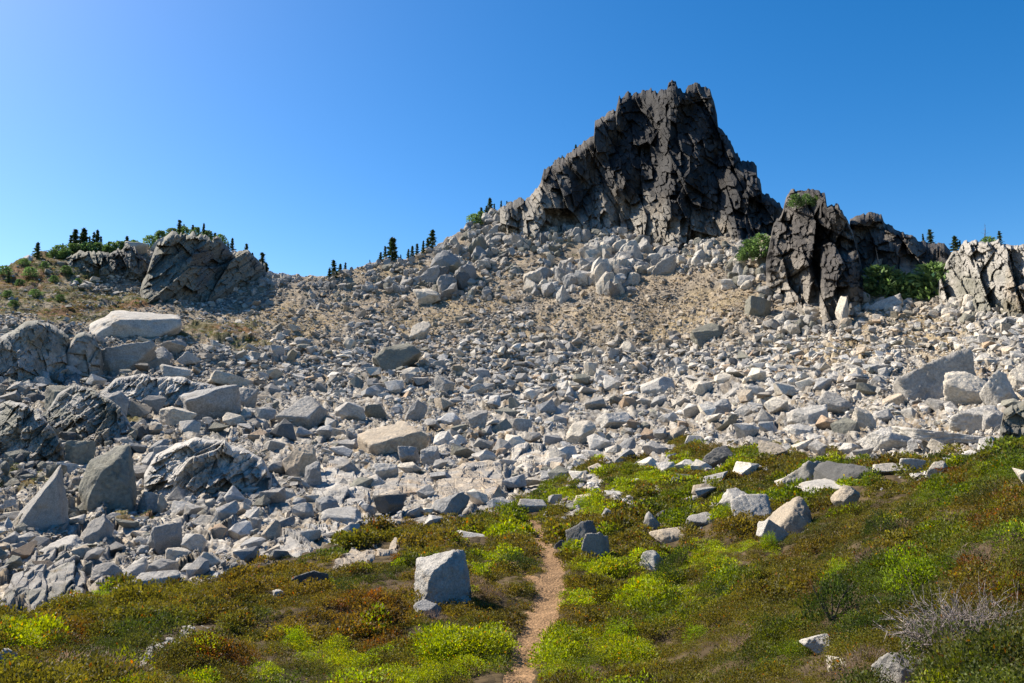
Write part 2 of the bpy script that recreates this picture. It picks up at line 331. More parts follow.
# ------------------------------------------------------------------ ground
def build_ground():
    xs = np.arange(-258, 1283, 1.6); n = 430
    s = np.linspace(0, 1, n)
    X, S = np.meshgrid(xs, s)
    sk = sky_row(X); Yp = 683 + (sk - 683) * S
    px, py, pz = flat_xy(X, Yp)
    d = disp(px, py); pn = path_near(px, py)
    rz, rid, redge, rbed = rubble(X, Yp, np.hypot(px, py)); pz = pz + d + rz * smooth(0, .06, S) - 0.05 * smooth(1.6, .7, pn)
    # colours
    v = veg_mask(X, Yp)
    nz = fbm(px / 6, py / 6, seed=31, octs=4); nz2 = fbm(px / 1.5, py / 1.5, seed=33, octs=3)
    tan = np.array([.24, .185, .12]); grey = np.array([.16, .145, .125]); soil = np.array([.075, .053, .026]); gold = np.array([.27, .205, .115]); hth = np.array([.10, .088, .032]); rust = np.array([.17, .085, .035])
    upg = smooth(30, -40, Yp - low_line(X)); chg = fbm((X + 1.2 * (Yp - 300)) / 15, (Yp - .35 * X) / 80, seed=66, octs=3)
    rk = np.where(rid[..., None] < .42, np.array([.37, .335, .28]), np.where(rid[..., None] < .62, np.array([.25, .235, .21]), np.array([.16, .15, .125])))  # block tones, lowered to paint the shade of gaps between rocks into the ground
    soilr = tan + (grey - tan) * np.clip(.5 + 1.2 * nz, 0, 1)[..., None]
    C = soilr + (rk - soilr) * (smooth(-.25, .2, nz2 + .5 - .75 * upg) * (.25 + .75 * redge) * np.maximum(smooth(.75, .55, rid), rbed))[..., None]
    C = C + (np.array([.30, .24, .165]) - C) * (.75 * upg * smooth(.15, -.25, chg))[..., None]
    C = C + (gold - C) * (smooth(.0, .5, blob(X, Yp, GOLD)) * smooth(-.35, .3, nz + .5 * nz2) * .75)[..., None]
    C = C + (hth + (rust - hth) * smooth(0, .5, nz)[..., None] - C) * (smooth(.0, .35, blob(X, Yp, HEATH_FAR)) * smooth(-.4, .2, nz2 + .6 * nz))[..., None]
    C = C + (soil - C) * v[..., None]
    # towards the camera, over the ridge and all round
    fr = np.linspace(.93, .04, 24)[::-1]
    r0 = np.hypot(px[0], py[0]); ang = np.arctan2(px[0], py[0]); z0 = pz[0]
    rf = fr[:, None] * r0; zf = z0 * (fr[:, None] ** 1.1) + disp(np.sin(ang) * rf, np.cos(ang) * rf) * smooth(1, .8, fr)[:, None] * smooth(0, .3, fr)[:, None]
    rs = np.hypot(px[-1], py[-1]); zs = pz[-1]
    br = np.array([4, 10, 20, 45, 110, 300, 900, 3000, 9000.]); bz = -np.array([1.0, 3.5, 8, 20, 50, 110, 220, 380, 600.])
    rb = rs + br[:, None]; zb = zs + bz[:, None]
    rr = np.concatenate([rf, np.hypot(px, py), rb]); zz = np.concatenate([zf, pz, zb])
    CC = np.concatenate([np.broadcast_to(soil, rf.shape + (3,)), C, np.broadcast_to(tan * .9, rb.shape + (3,))])
    an_ = np.arctan2(px, py); aa = np.concatenate([np.broadcast_to(ang, rf.shape), an_, np.broadcast_to(an_[-1], rb.shape)])
    # the part of the circle out of view: ends of the fan blended into an even hillside
    m = 56; a1, a0 = aa[:, -1:], aa[:, :1] + 2 * math.pi
    f = np.linspace(0, 1, m + 2)[1:-1]
    ao = a1 + (a0 - a1) * f
    ro = rr[:, -1:] * (1 - f) + rr[:, :1] * f; zo = zz[:, -1:] * (1 - f) + zz[:, :1] * f
    wgt = smooth(0, .25, f) * smooth(1, .75, f)
    zg = -.16 * np.minimum(ro, 2500) + .9 * fbm(np.sin(ao) * ro / 9, np.cos(ao) * ro / 9, seed=4)
    zg = zg * smooth(0, 5, ro)
    zo = zo * (1 - wgt) + zg * wgt
    rr = np.c_[rr, ro]; zz = np.c_[zz, zo]; aa = np.c_[aa, ao]
    CC = np.concatenate([CC, np.broadcast_to(hth, ro.shape + (3,))], 1)
    nr, nc = rr.shape
    V = np.stack([np.sin(aa) * rr, np.cos(aa) * rr, zz], -1).reshape(-1, 3)
    I = np.arange(nr * nc).reshape(nr, nc); J = np.roll(I, -1, 1)
    Fc = np.stack([I[:-1], J[:-1], J[1:], I[1:]], -1).reshape(-1, 4)
    me = make_mesh('ground', V, Fc, CC.reshape(-1, 3), True, M_GROUND)
    link('ground', me, kind='structure')
build_ground()

def build_path(name, P, seed):
    g = np.random.default_rng(seed); n = len(P); k = 9
    u = np.linspace(-1.25, 1.25, k)
    rag = 1 + .25 * fbm(np.arange(n) / 5.0, np.zeros(n) + seed, seed=seed, octs=3)
    rag2 = .22 * fbm(np.arange(n) / 8.0, np.zeros(n) + seed + 5, seed=seed + 3, octs=3)
    XX = P[:, :1] + 1.25 * P[:, 2:] * (u[None] * rag[:, None] + rag2[:, None]); YY = np.repeat(P[:, 1:2], k, 1)
    x, y, z = ground(XX, YY)
    z = z + .012 + .012 * fbm(x / .25, y / .25, seed=2, octs=2) - .02 * smooth(.75, 1.25, np.abs(u))[None]
    V = np.stack([x, y, z], -1).reshape(-1, 3); I = np.arange(n * k).reshape(n, k)
    Fc = np.stack([I[:-1, :-1], I[:-1, 1:], I[1:, 1:], I[1:, :-1]], -1).reshape(-1, 4)
    c = np.array([.24, .147, .075]) * (1 + .25 * fbm(V[:, 0] / .5, V[:, 1] / .5, seed=6))[:, None]
    link(name, make_mesh(name, V, Fc, c, True, M_PATH), kind='structure')
build_path('path', PA, 1); build_path('side_path', PB, 2)

# ------------------------------------------------------------------ crags and outcrops: jointed rock faces with real depth
def crag(name, top, bot, lean, thick, joints, tone_fn, mat, step=.8, edge_w=14, edge_d=6.0, jag=1.6, seed=1, r_off=0.0, r_fix=None, big=None, skirt=None, amp_k=1.0, r_clip=None):
    top = np.array(top, float); bot = np.array(bot, float)
    x0, x1 = top[0, 0], top[-1, 0]
    xs = np.arange(x0, x1 + step * .5, step)
    t = np.interp(xs, top[:, 0], top[:, 1]); b = np.interp(xs, bot[:, 0], bot[:, 1])
    wj = xs / 5.3 + 1.6 * vnoise(xs / 11, np.zeros_like(xs), seed=seed + 49)
    j1 = _h(np.floor(wj), np.zeros_like(xs), np.zeros_like(xs), seed + 50) - .5
    j2 = vnoise(xs / (2.1 if mat is M_CRAG else 4.2), np.zeros_like(xs), seed=seed + 51)
    t = t + (0 if mat is M_CRAG else 1) * 3 * fbm(xs / 13, xs * 0, seed=seed + 52, octs=1)
    t = np.minimum(t, b - 1.5)
    rb = np.full_like(xs, r_fix) if r_fix else rdist(xs, b)
    b0 = b; b = b + (skirt or (28 if mat in (M_CRAG, M_PALE) else 12))
    ny = max(8, int((b - t).max() / step)); s = np.linspace(0, 1, ny)
    X = np.repeat(xs[None], ny, 0); Y = b[None] + (t - b)[None] * s[:, None]
    Y0 = Y; Y = Y + jag * (0 if lean > .85 else 1) * (1.3 * j1 + .7 * j2)[None] * np.exp(-(Y - t[None]) / 5.0)
    rb = np.convolve(np.pad(rb, 20, mode='edge'), np.ones(41) / 41, 'valid') + r_off
    if r_clip: rb = np.clip(rb, *r_clip)
    rm = float(rb.mean()); sc = rm / F
    Xm = (X - 512) * sc; Zm = (HOR - Y) * sc
    hm = np.maximum(b0[None] - Y, 0) * sc
    r = rb[None] + lean * hm
    crack = np.zeros_like(X)
    wx = Xm + joints[0][0] * .05 * fbm(Xm / joints[0][0], Zm / joints[0][0], seed=seed + 7, octs=1)
    for q, (ca, cb, rot, amp, ga, gb) in enumerate(joints):
        dd, ed = facets(wx, Zm, ca, cb, R(rot), seed * 13 + q * 7, ga, gb); amp = amp * (amp_k if mat is M_CRAG else 1.25 * amp_k)
        r = r + amp * dd + (amp * .08 * smooth(.05, .0, ed) if q < 2 else 0)
        crack = np.maximum(crack, smooth(.12, 0, ed) * (1 if q < 2 else .4))
    r = r + joints[0][3] * .2 * fbm(Xm / joints[0][0] * 1.3, Zm / joints[0][0] * 1.3, seed=seed + 9, octs=6, gain=.55)
    if big is not None: r = r + big(X, Y)
    de = np.minimum(np.minimum(X - x0, x1 - X), (Y0 - t[None]) * 1.2)
    e = np.clip(1 - de / edge_w, 0, 1)
    r = r + edge_d * e ** 3
    # back of the rock
    rbk = rb[None] + lean * hm + edge_d + thick * np.sqrt(np.clip(de / (edge_w * 2.2), 0, 1)) + 2
    rbk = np.maximum(rbk, r + .3)
    ex, ey, tz = ray(X, Y)
    A = np.stack([ex * r, ey * r, CAMZ + tz * r], -1); B = np.stack([ex * rbk, ey * rbk, CAMZ + tz * rbk], -1)
    # rear sheet keeps the height of the front so that it drops straight, not fanning upward
    B[..., 2] = A[..., 2] - .02
    B[..., 0] = A[..., 0] + ex * (rbk - r); B[..., 1] = A[..., 1] + ey * (rbk - r)
    C = tone_fn(X, Y, Xm, Zm, s[:, None] + 0 * X)
    C = C * (1 - .45 * crack)[..., None] if False else C
    n, m = X.shape; I = np.arange(n * m).reshape(n, m); K = I + n * m
    Fq = [np.stack([I[:-1, :-1], I[:-1, 1:], I[1:, 1:], I[1:, :-1]], -1).reshape(-1, 4), np.stack([K[:-1, :-1], K[1:, :-1], K[1:, 1:], K[:-1, 1:]], -1).reshape(-1, 4)]
    for p, q in ((I[:, 0], K[:, 0]), (K[:, -1], I[:, -1]), (K[0], I[0]), (I[-1], K[-1])):
        if p is I[-1] or True: Fq.append(np.stack([p[:-1], p[1:], q[1:], q[:-1]], -1))
    V = np.concatenate([A.reshape(-1, 3), B.reshape(-1, 3)]); C2 = np.concatenate([C.reshape(-1, 3)] * 2)
    org = np.array([V[:, 0].mean(), V[:, 1].mean(), V[:, 2].min()])
    return link(name, make_mesh(name, V - org, np.concatenate(Fq), C2, False, mat), org)

def tone_mix(a, b, th=0.0, sx=9, sz=6, seed=40, contrast=.35, var=.18):
    a, b = np.array(TONE.get(a, a)), np.array(TONE.get(b, b))
    def f(X, Y, Xm, Zm, s):
        n = fbm(Xm / sx, Zm / sz, seed=seed, octs=5, gain=.6)
        w = smooth(th - contrast, th + contrast, n)
        return (a + (b - a) * w[..., None]) * (1 + var * fbm(Xm / (sx * .2), Zm / (sz * .25), seed=seed + 3, octs=3))[..., None]
    return f
def peak_tone(X, Y, Xm, Zm, s):
    n = fbm((Xm + .3 * Zm) / 7, (Zm - .3 * Xm) / 14, seed=77, octs=5, gain=.6)
    yT = np.interp(X, [500, 530, 580, 620, 660, 700, 740, 790], [186, 192, 202, 210, 210, 230, 244, 250]); low = smooth(yT - 20, yT + 20, Y + 44 * n)
    n2 = fbm(Xm / 2.2, Zm / 3.0, seed=78, octs=4, gain=.6)
    dk = np.array([.034, .033, .033]); br = np.array([.088, .080, .071]); pl = np.array([.26, .238, .20])  # rock tones, with shade painted into the dark top, sunlight into the pale foot
    C = dk + (br - dk) * smooth(-.15, .45, n + .4 * n2)[..., None]
    C = C + (pl - C) * np.clip(low * 1.0, 0, 1)[..., None]
    return C * (1 + .25 * n2)[..., None]

peak_top = [(500,207),(512,201),(530,197),(541,181),(544,170),(552,164),(562,158),(569,154),(576,148),(586,142),(594,137),(595,120),(606,114),(616,109),(619,98),(629,93),(641,90),(653,89),(658,92),(663,87),(667,89),(669,82),(676,82),(677,88),(685,90),(688,86),(695,84),(703,86),(710,88),(714,102),(717,114),(718,124),(729,140),(739,158),(745,161),(752,162),(757,167),(757,177),(761,183),(762,190),(768,193),(780,202),(786,216)]
peak_bot = [(500,226),(530,238),(560,240),(590,234),(640,236),(665,246),(690,258),(735,258),(786,268)]
def peak_big(X, Y):
    # ribs and gullies running down to the lower side of the face
    q = X + .62 * (Y - 150)
    d = 0
    for c, w, a in ((583,15,-5),(612,9,5),(640,16,-4.5),(668,9,6),(700,18,-5),(722,8,4.5),(548,12,-3),(563,7,3)):
        d = d + .3 * a * np.exp(-((q - c) / w) ** 2)
    # upper block with its lit edge
    d = d + 4.0 * smooth(662, 655, X - .25 * (Y - 120)) * smooth(175, 150, Y) * smooth(600, 640, X)
    # lower right shoulder stands forward
    d = d - 8 * smooth(700, 735, X - .1 * (Y - 160)) * smooth(158, 185, Y)
    return d
pk = crag('peak', peak_top, peak_bot, .45, 42,
     [(11, 26, 20, 2.2, 1.1, .5), (5, 11, 34, 2.0, 1.2, .7), (2.2, 4.2, 8, 1.1, 1.3, .9), (.9, 1.5, 26, .42, 1.3, 1.1)], peak_tone, M_CRAG, step=.62, edge_w=13, edge_d=9, jag=2.6, seed=5, r_off=0, big=peak_big, r_clip=(162, 184))
pk['kind'] = 'structure'

def outcrop(label, top, bot, lean, thick, joints, tone, name='rock_outcrop', cat='rock outcrop', mat=None, **kw):
    o = crag(name, top, bot, lean, thick, joints, tone, mat or M_PALE, **kw)
    o['label'] = label; o['category'] = cat
    return o
def tower_tone(X, Y, Xm, Zm, s):
    n = fbm((Xm) / 5, (Zm) / 9, seed=87, octs=5, gain=.6); n2 = fbm(Xm / 1.3, Zm / 1.8, seed=88, octs=4, gain=.6)
    low = smooth(262, 312, Y + 34 * n)  # paler lower half: own pale rock plus sunlight painted into the colour
    dk = np.array([.062, .056, .051]); br = np.array([.14, .122, .102]); pl = np.array([.32, .285, .235])
    C = dk + (br - dk) * smooth(-.1, .5, n + .5 * n2)[..., None]
    C = C + (pl - C) * (low * .9)[..., None]
    return C * (1 + .22 * n2)[..., None]
JB = lambda s: [(6*s, 9*s, 14, 1.9*s, 1.0, .6), (2.8*s, 4.0*s, 24, 1.3*s, 1.1, .8), (1.2*s, 1.8*s, 6, .55*s, 1.1, .9), (.5*s, .7*s, 14, .2*s, 1, 1)]
outcrop('dark steep rock wall behind the krummholz firs, stepping down right of the tower',
    [(846,262),(850,218),(856,215),(869,213),(881,214),(884,223),(897,230),(911,234),(920,242),(932,243),(944,243),(950,252),(958,270)], [(846,290),(900,290),(958,290)], .35, 16, JB(1.3), tower_tone, name='rock_wall', cat='rock wall', mat=M_CRAG, seed=15, r_fix=121, edge_w=9, edge_d=5)
outcrop('dark square-topped rock tower right of the peak with green on its summit',
    [(766,262),(772,230),(774,222),(781,214),(786,199),(790,191),(800,190),(812,189),(825,193),(827,204),(838,205),(846,216),(853,232),(860,258),(866,290)], [(766,298),(790,303),(815,311),(832,322),(846,312),(866,296)], .30, 22, JB(1.35), tower_tone, name='rock_tower', cat='rock tower', mat=M_CRAG, seed=12, r_off=0, amp_k=1.35, jag=2.6, edge_w=6, edge_d=5,
    big=lambda X, Y: -4.5 * smooth(250, 262, Y) * smooth(818, 824, X) * smooth(868, 850, X) + 3.5 * smooth(824, 819, X) * smooth(808, 816, X) * smooth(245, 260, Y))
outcrop('pale blocky cliff on the right skyline with bare snag on top',
    [(938,285),(946,264),(953,252),(958,250),(962,241),(980,240),(999,239),(1001,245),(1012,245),(1024,244),(1060,240),(1100,236),(1130,250)], [(938,297),(960,306),(985,312),(1024,318),(1080,318),(1130,318)], .45, 18, [(4, 11, 20, 1.6, 1, .5), (2, 4.5, 28, 1.0, 1, .7), (.8, 1.7, 14, .4, 1, .9), (.35, .6, 10, .14, .9, .9)], tone_mix('grey', 'olive', .05, 4, 4, 41), name='cliff', cat='cliff', seed=22, r_off=0, edge_w=4, edge_d=4, jag=1.6)

BLOCKS = []
def broken_blocks(areas, seed, tones):
    """upright blocks of a jointed outcrop that has come apart; they join the talus"""
    g = np.random.default_rng(seed); T = [rock_shape(9000 + seed * 40 + q, ['block', 'block', 'wedge', 'block'][q % 4], 3) for q in range(14)]
    for (cx, cy, rx, ry, n, smin, smax) in areas:
        for q in range(n):
            a_, rr_ = g.uniform(0, 6.28), math.sqrt(g.random())
            x, y = cx + rx * rr_ * math.cos(a_), cy + ry * rr_ * math.sin(a_)
            if y < float(sky_row(x)) + 3: continue
            sz = smin * (1 - g.random() * .96) ** -.5; sz = min(sz, smax)
            X, Y, Z = [float(v) for v in ground(x, y)]; r = math.hypot(X, Y); m = sz * r / F / 2
            TV, TF, k1 = T[int(g.integers(len(T)))]
            P = TV * np.array([g.uniform(.7, 1.1), .9, g.uniform(.7, 1.35)]) * m @ rotm(g.normal(.15, .15), g.normal(.08, .12), g.normal(0, .4)).T
            c = TONE[tones[int(g.integers(len(tones)))]] * g.uniform(.8, 1.12)
            BLOCKS.append((P + [X, Y, Z + m * .45], TF, c * (1 + .2 * k1)[:, None]))
outcrop('jagged grey crag on the knoll at the left skyline, shrubs on its crown',
    [(140,290),(146,276),(151,262),(158,247),(168,238),(176,233),(190,232),(202,234),(217,240),(228,250),(240,254),(252,256),(266,262)], [(140,296),(160,300),(185,298),(210,294),(240,290),(266,280)], .5, 14, [(5, 15, -48, 2.2, 1, .5), (2.4, 6, -44, 1.3, 1, .7), (1, 2.2, -50, .45, 1, .9), (.5, .7, 10, .16, .9, .9)], tone_mix('olive', 'dark', .2, 4, 4, 45), seed=36, r_off=-1, edge_w=6, edge_d=4, jag=4)
outcrop('small rocky knob under dark shrubs near the left end of the skyline',
    [(66,262),(74,252),(84,250),(98,250),(108,254),(117,250),(128,246),(137,250),(146,262)], [(66,266),(100,274),(146,272)], .6, 6, JB(.7), tone_mix('olive', 'dark', .1, 4, 4, 46), seed=38, r_off=-1.5, edge_w=5, edge_d=2, jag=2)
outcrop('big cracked grey bedrock block at the left edge below the heath slope',
    [(-14,348),(-2,338),(10,331),(25,323),(38,322),(50,326),(62,331),(69,337),(71,350)], [(-14,374),(30,375),(71,372)], .35, 6, [(7, 9, 10, 1.2, .8, .5), (2.2, 3.6, 14, .6, .9, .6), (.8, 1.3, 14, .22, .9, .8), (.4, .5, 10, .08, .8, .8)], tone_mix('olive', 'grey', .1, 3, 3, 47), seed=41, r_off=-3, edge_w=8, edge_d=2.5, jag=.8)
outcrop('fissured block beside the big cracked left-edge block, pale on its sunny side',
    [(64,362),(68,347),(76,334),(84,332),(94,338),(101,348),(103,362)], [(64,372),(84,374),(103,371)], .35, 4, [(4, 5, 10, 1.0, .5, .3), (1.6, 1.6, 20, .4, .5, .5), (.7, .7, 14, .12, .6, .6)], tone_mix('olive', 'grey', .05, 2, 2, 48), seed=43, r_off=-3, edge_w=6, edge_d=2, jag=.8)
JL = [(1.6, 4, -50, .6, 1, .5), (.75, 1.7, -44, .38, 1, .7), (.3, .65, -52, .14, 1, .9), (.15, .22, -30, .06, .9, .9)]
outcrop('dark greenish bedrock fin at the left edge, leaning up to the right',
    [(-12,420),(0,404),(10,398),(24,403),(36,412),(48,424),(64,444)], [(-12,452),(30,464),(64,458)], .9, 3, JL, tone_mix('olive', 'grey', .1, 1.2, 1.2, 81), seed=81, r_off=-.6, edge_w=6, edge_d=1, jag=2)
outcrop('dark tilted bedrock ledge on the left slope beneath the broad pale slab',
    [(46,412),(58,394),(74,386),(92,390),(108,398),(120,408),(132,430)], [(46,430),(90,443),(132,442)], .9, 3, JL, tone_mix('olive', 'grey', .0, 1.2, 1.2, 82), seed=82, r_off=-.6, edge_w=6, edge_d=1, jag=2)
outcrop('pale bedrock step behind the split ledge blocks on the left slope',
    [(144,478),(156,456),(176,444),(196,440),(220,442),(244,448),(262,458),(272,478)], [(144,494),(200,500),(272,490)], .9, 3, JL, tone_mix('pale', 'grey', .1, 1.2, 1.2, 83), seed=83, r_off=-.2, edge_w=6, edge_d=1, jag=2)
outcrop('long pale bedrock ledge on the upper left slope below the broad pale slab',
    [(100,392),(116,380),(140,375),(168,376),(196,380),(218,386),(232,396)], [(100,402),(160,404),(232,404)], 1.1, 3, JL, tone_mix('pale', 'grey', .1, 1.2, 1.2, 85), seed=85, r_off=-.4, edge_w=5, edge_d=1, jag=2)
outcrop('lichened grey outcrop at the right edge just above the heather slope',
    [(998,452),(1000,430),(1004,410),(1012,403),(1024,401),(1040,404),(1050,420),(1052,450)], [(998,462),(1024,456),(1052,452)], .3, 2.5, [(1.8, 1.6, 10, .4, .4, .3), (.7, .6, 14, .16, .5, .5), (.28, .28, 14, .06, .6, .6)], tone_mix('olive', 'dark', .1, .8, .6, 59), seed=65, r_fix=27, edge_w=6, edge_d=.7, jag=.8, mat=M_NEAR)

broken_blocks([(556,290,30,12,46,7,19),(560,268,26,8,26,5,13),(600,262,30,22,60,7,18),(612,286,24,16,36,9,24),(650,264,28,14,44,8,22),(600,240,34,8,30,4,10),(655,246,24,6,18,4,10)], 31, ['pale', 'pale', 'grey', 'blue', 'grey', 'cream'])
broken_blocks([(424,280,26,12,46,5,14),(448,276,22,20,50,8,26),(470,262,22,14,44,7,20),(495,250,20,8,26,4,11),(440,250,18,6,20,4,9)], 33, ['grey', 'grey', 'olive', 'blue', 'dark', 'pale'])
broken_blocks([(560,238,40,6,44,4,13),(640,242,50,7,54,4,14),(715,254,40,8,44,4,14),(868,282,14,10,22,5,14),(940,288,22,9,30,5,14),(772,292,14,14,24,5,14),(832,326,30,8,26,5,12),(600,226,40,5,24,4,11)], 36, ['olive', 'grey', 'slate', 'grey', 'tan'])
broken_blocks([(350,290,26,8,40,3.5,9),(392,286,22,8,34,4,10),(330,302,24,7,30,3,8),(500,272,20,10,34,4,11),(476,292,26,8,34,4,10),(540,232,20,8,30,5,13),(505,222,18,8,40,5,13),(480,236,22,9,44,5,14),(520,240,22,10,46,5,15),(540,250,26,10,40,4,12),(455,252,20,7,30,4,11),(400,268,24,6,26,4,9),(640,232,50,6,50,4,11),(590,236,30,6,30,4,11),(560,244,20,8,26,5,13)], 34, ['grey', 'pale', 'olive', 'grey', 'blue'])
broken_blocks([(270,284,26,8,60,3.5,9),(300,286,30,8,50,3,8),(250,272,16,10,36,4,10),(360,272,26,8,40,3,8)], 35, ['grey', 'pale', 'blue'])
broken_blocks([(720,262,26,10,50,5,13),(745,275,24,12,50,5,15),(700,254,20,8,30,4,11),(690,270,16,8,24,4,10)], 37, ['pale', 'cream', 'olive', 'grey'])
broken_blocks([(795,322,28,10,46,5,14),(850,306,22,10,30,5,13),(900,308,30,8,36,4,12),(960,312,30,10,50,5,13)], 39, ['pale', 'olive', 'grey', 'cream'])
broken_blocks([(30,470,34,20,40,6,18),(70,500,24,14,30,5,14),(112,436,26,12,36,5,14),(60,440,30,12,36,5,14)], 41, ['olive', 'olive', 'grey', 'dark'])

PAVS = []
def pavement(label, top, bot, hpx, joints, tone, seed, mat=None, rot=0, soft=5):
    """bedrock showing through: a low broken swell standing out of the ground with stepped edges"""
    top = np.array(top, float); bot = np.array(bot, float); x0, x1 = top[0, 0], top[-1, 0]
    xs = np.arange(x0, x1 + .35, .7); PAVS.append((top, bot))
    t = np.interp(xs, top[:, 0], top[:, 1]) + 5 * fbm(xs / 11, xs * 0, seed=seed, octs=1); b = np.interp(xs, bot[:, 0], bot[:, 1]) + 5 * fbm(xs / 11, xs * 0 + 5, seed=seed + 1, octs=1); b = np.maximum(b, t + 3)
    ny = max(16, int((b - t).max() / .55)); s = np.linspace(0, 1, ny)
    X = np.repeat(xs[None], ny, 0); Y = b[None] + (t - b)[None] * s[:, None]
    gx, gy, gz = ground(X, Y); sm = flat_xy(X, Y); r = np.hypot(gx, gy); k = r / F; z0 = sm[2] + disp(gx, gy)
    de = np.minimum(np.minimum(X - x0, x1 - X) * .8, np.minimum(Y - t[None], b[None] - Y) * 1.3) + 2.2 * fbm(X / 7, Y / 5, seed=seed + 3, octs=3)
    h = hpx * k * (smooth(-.5, soft, de) * .75 + .25 * smooth(0, 16, de)) - .06 - 2.0 * k
    crack = np.zeros_like(X)
    for q, (ca, cb, amp) in enumerate(joints):
        dd, ed = facets(X + 3 * fbm(X / 20, Y / 10, seed=seed + 6), Y, ca * 1.3, cb * 1.5, R(rot), seed * 3 + q, .7, .8)
        if q == 2: continue
        h = h + .6 * amp * k * dd * smooth(-1, 4, de) - .2 * amp * k * smooth(.07, 0, ed)
    h = h + .35 * k * fbm(X / 4, Y / 3, seed=seed + 8, octs=3)
    V = np.stack([gx, gy, z0 + h], -1); C = tone(X, Y, gx, gy * .6, s[:, None] + 0 * X)
    n, m = X.shape; I = np.arange(n * m).reshape(n, m)
    Fq = np.stack([I[:-1, :-1], I[:-1, 1:], I[1:, 1:], I[1:, :-1]], -1).reshape(-1, 4)
    V = V.reshape(-1, 3); org = np.array([V[:, 0].mean(), V[:, 1].mean(), V[:, 2].min()])
    link('rock_outcrop', make_mesh('rock_outcrop', V - org, Fq, C.reshape(-1, 3), False, mat or M_MID), org, label=label, category='rock outcrop')

pavement('smooth grey bedrock hump at the lower left above the heather',
    [(-6,610),(4,596),(16,578),(30,564),(44,553),(56,550),(68,556),(80,562),(88,572),(89,590)], [(-6,616),(30,610),(60,602),(89,596)], 11, [(26, 12, 7), (9, 5, 2.6), (3.5, 2, 0.9)], tone_mix('grey', 'olive', .1, .9, .9, 52), 51, M_NEAR, -28)
pavement('tan tilted bedrock slab at the heather edge, left of the trail end',
    [(428,500),(434,486),(444,474),(458,462),(476,458),(494,459),(506,466),(507,486)], [(428,506),(450,509),(480,506),(507,498)], 8, [(34, 10, 4), (11, 5, 1.6), (4, 2.2, 0.7)], tone_mix('tan', 'grey', .15, 1.2, .8, 53), 53, M_MID, 18)
pavement('low tan bedrock pavement in the middle above the heather',
    [(368,500),(374,486),(386,476),(404,472),(420,473),(434,478),(436,494)], [(368,506),(400,506),(436,502)], 7, [(30, 8, 3.5), (11, 5, 1.6), (4, 2.2, 0.7)], tone_mix('tan', 'grey', .1, 1.2, .8, 54), 55, M_MID, 8)
pavement('hummock of cracked grey bedrock between the talus and tan pavement',
    [(308,496),(314,480),(324,468),(340,460),(354,460),(366,468),(374,480),(376,494)], [(308,502),(340,505),(376,502)], 8, [(22, 10, 6), (9, 5, 2.6), (3.5, 2, 0.9)], tone_mix('grey', 'pale', .1, 1.2, 1, 55), 57, M_MID, 14)
pavement('stepped bedrock ledges running down to the heather, lower left of centre',
    [(262,560),(270,546),(282,534),(298,526),(314,522),(330,520),(340,524),(342,538)], [(262,568),(285,560),(315,552),(342,544)], 6, [(26, 7, 6), (10, 4, 2.6), (3.5, 2, 0.9)], tone_mix('grey', 'pale', .1, 1, .8, 56), 59, M_NEAR, 24)
pavement('long thin pale rock rib breaking through heather at lower left',
    [(132,668),(138,655),(148,645),(160,640),(176,634),(192,630),(205,626),(222,623)], [(132,674),(150,666),(175,650),(200,640),(222,631)], 7, [(14, 5, 3), (6, 3, 1.2)], tone_mix('pale', 'grey', .1, .3, .3, 60), 67, M_NEAR, 20)
pavement('patch of weathered tan bedrock in heather behind the big white boulder',
    [(326,572),(338,558),(350,549),(366,545),(384,541),(398,543),(402,550)], [(326,578),(350,571),(375,561),(402,556)], 7, [(16, 6, 4), (7, 4, 1.8), (3, 2, 0.8)], tone_mix('tan', 'grey', .1, .4, .4, 61), 69, M_NEAR, 14)
pavement('pale bedrock apron where talus meets heather, above the trail end',
    [(506,466),(512,450),(524,443),(540,441),(552,446),(558,458)], [(506,472),(530,474),(558,466)], 8, [(22, 8, 4), (9, 5, 1.8), (4, 2.2, 0.7)], tone_mix('cream', 'pale', .1, 1, .8, 62), 71, M_MID, 8)

# ------------------------------------------------------------------ boulders one can point to: x0,y0,x1,y1 in the photograph, style, tone, label, short name as landmark
BIG = [(-.35,-.28,.9,.66),(-.02,.55,.85,.84),(.30,-.94,.14,.56),(-.93,-.42,.16,.68),(-1,.1,.05,.86),(.95,-.25,.22,.80),(.75,.6,.1,.8),(0,1,.1,.8),(0,0,-1,1.0),(.5,-.6,.62,.74),(-.2,-.9,-.3,.78),(-.6,-.6,.6,.74)]
TANSLAB = [(-.25,-.35,.9,.45),(.1,-1,-.25,.55),(-.9,-.3,-.2,.95),(.9,-.2,-.65,.85),(.7,.2,.75,.92),(0,1,0,.7),(0,0,-1,.62),(-.6,-.6,-.6,.8)]
FIN = [(-.62,-.1,.72,.30),(.9,-.25,.25,.80),(.15,-1,.12,.5),(0,1,.1,.6),(0,0,-1,.95),(-.9,-.2,-.1,.95),(-.3,-.8,.5,.55)]
BULGE = [(-.6,-.35,.75,.33),(.9,-.2,.3,.85),(.15,-1,.3,.55),(0,1,.1,.7),(0,0,-1,.8),(-.95,-.2,0,.98),(.3,-.6,.7,.55)]
ROUNDB = [(-.25,-.2,.9,.75),(-.85,-.3,.35,.8),(.88,-.2,.3,.82),(.05,-1,.2,.6),(0,1,0,.8),(0,0,-1,.9),(.5,-.5,.7,.82),(-.5,-.6,.6,.78),(-.95,-.2,-.2,.95),(.95,-.1,-.1,.95)]
LONGB = [(-.38,.1,.9,.45),(.1,-1,.05,.5),(-.9,-.2,-.42,.92),(.9,.2,.3,.95),(0,1,.1,.6),(.38,0,-.9,.45),(.6,-.5,-.5,.85)]
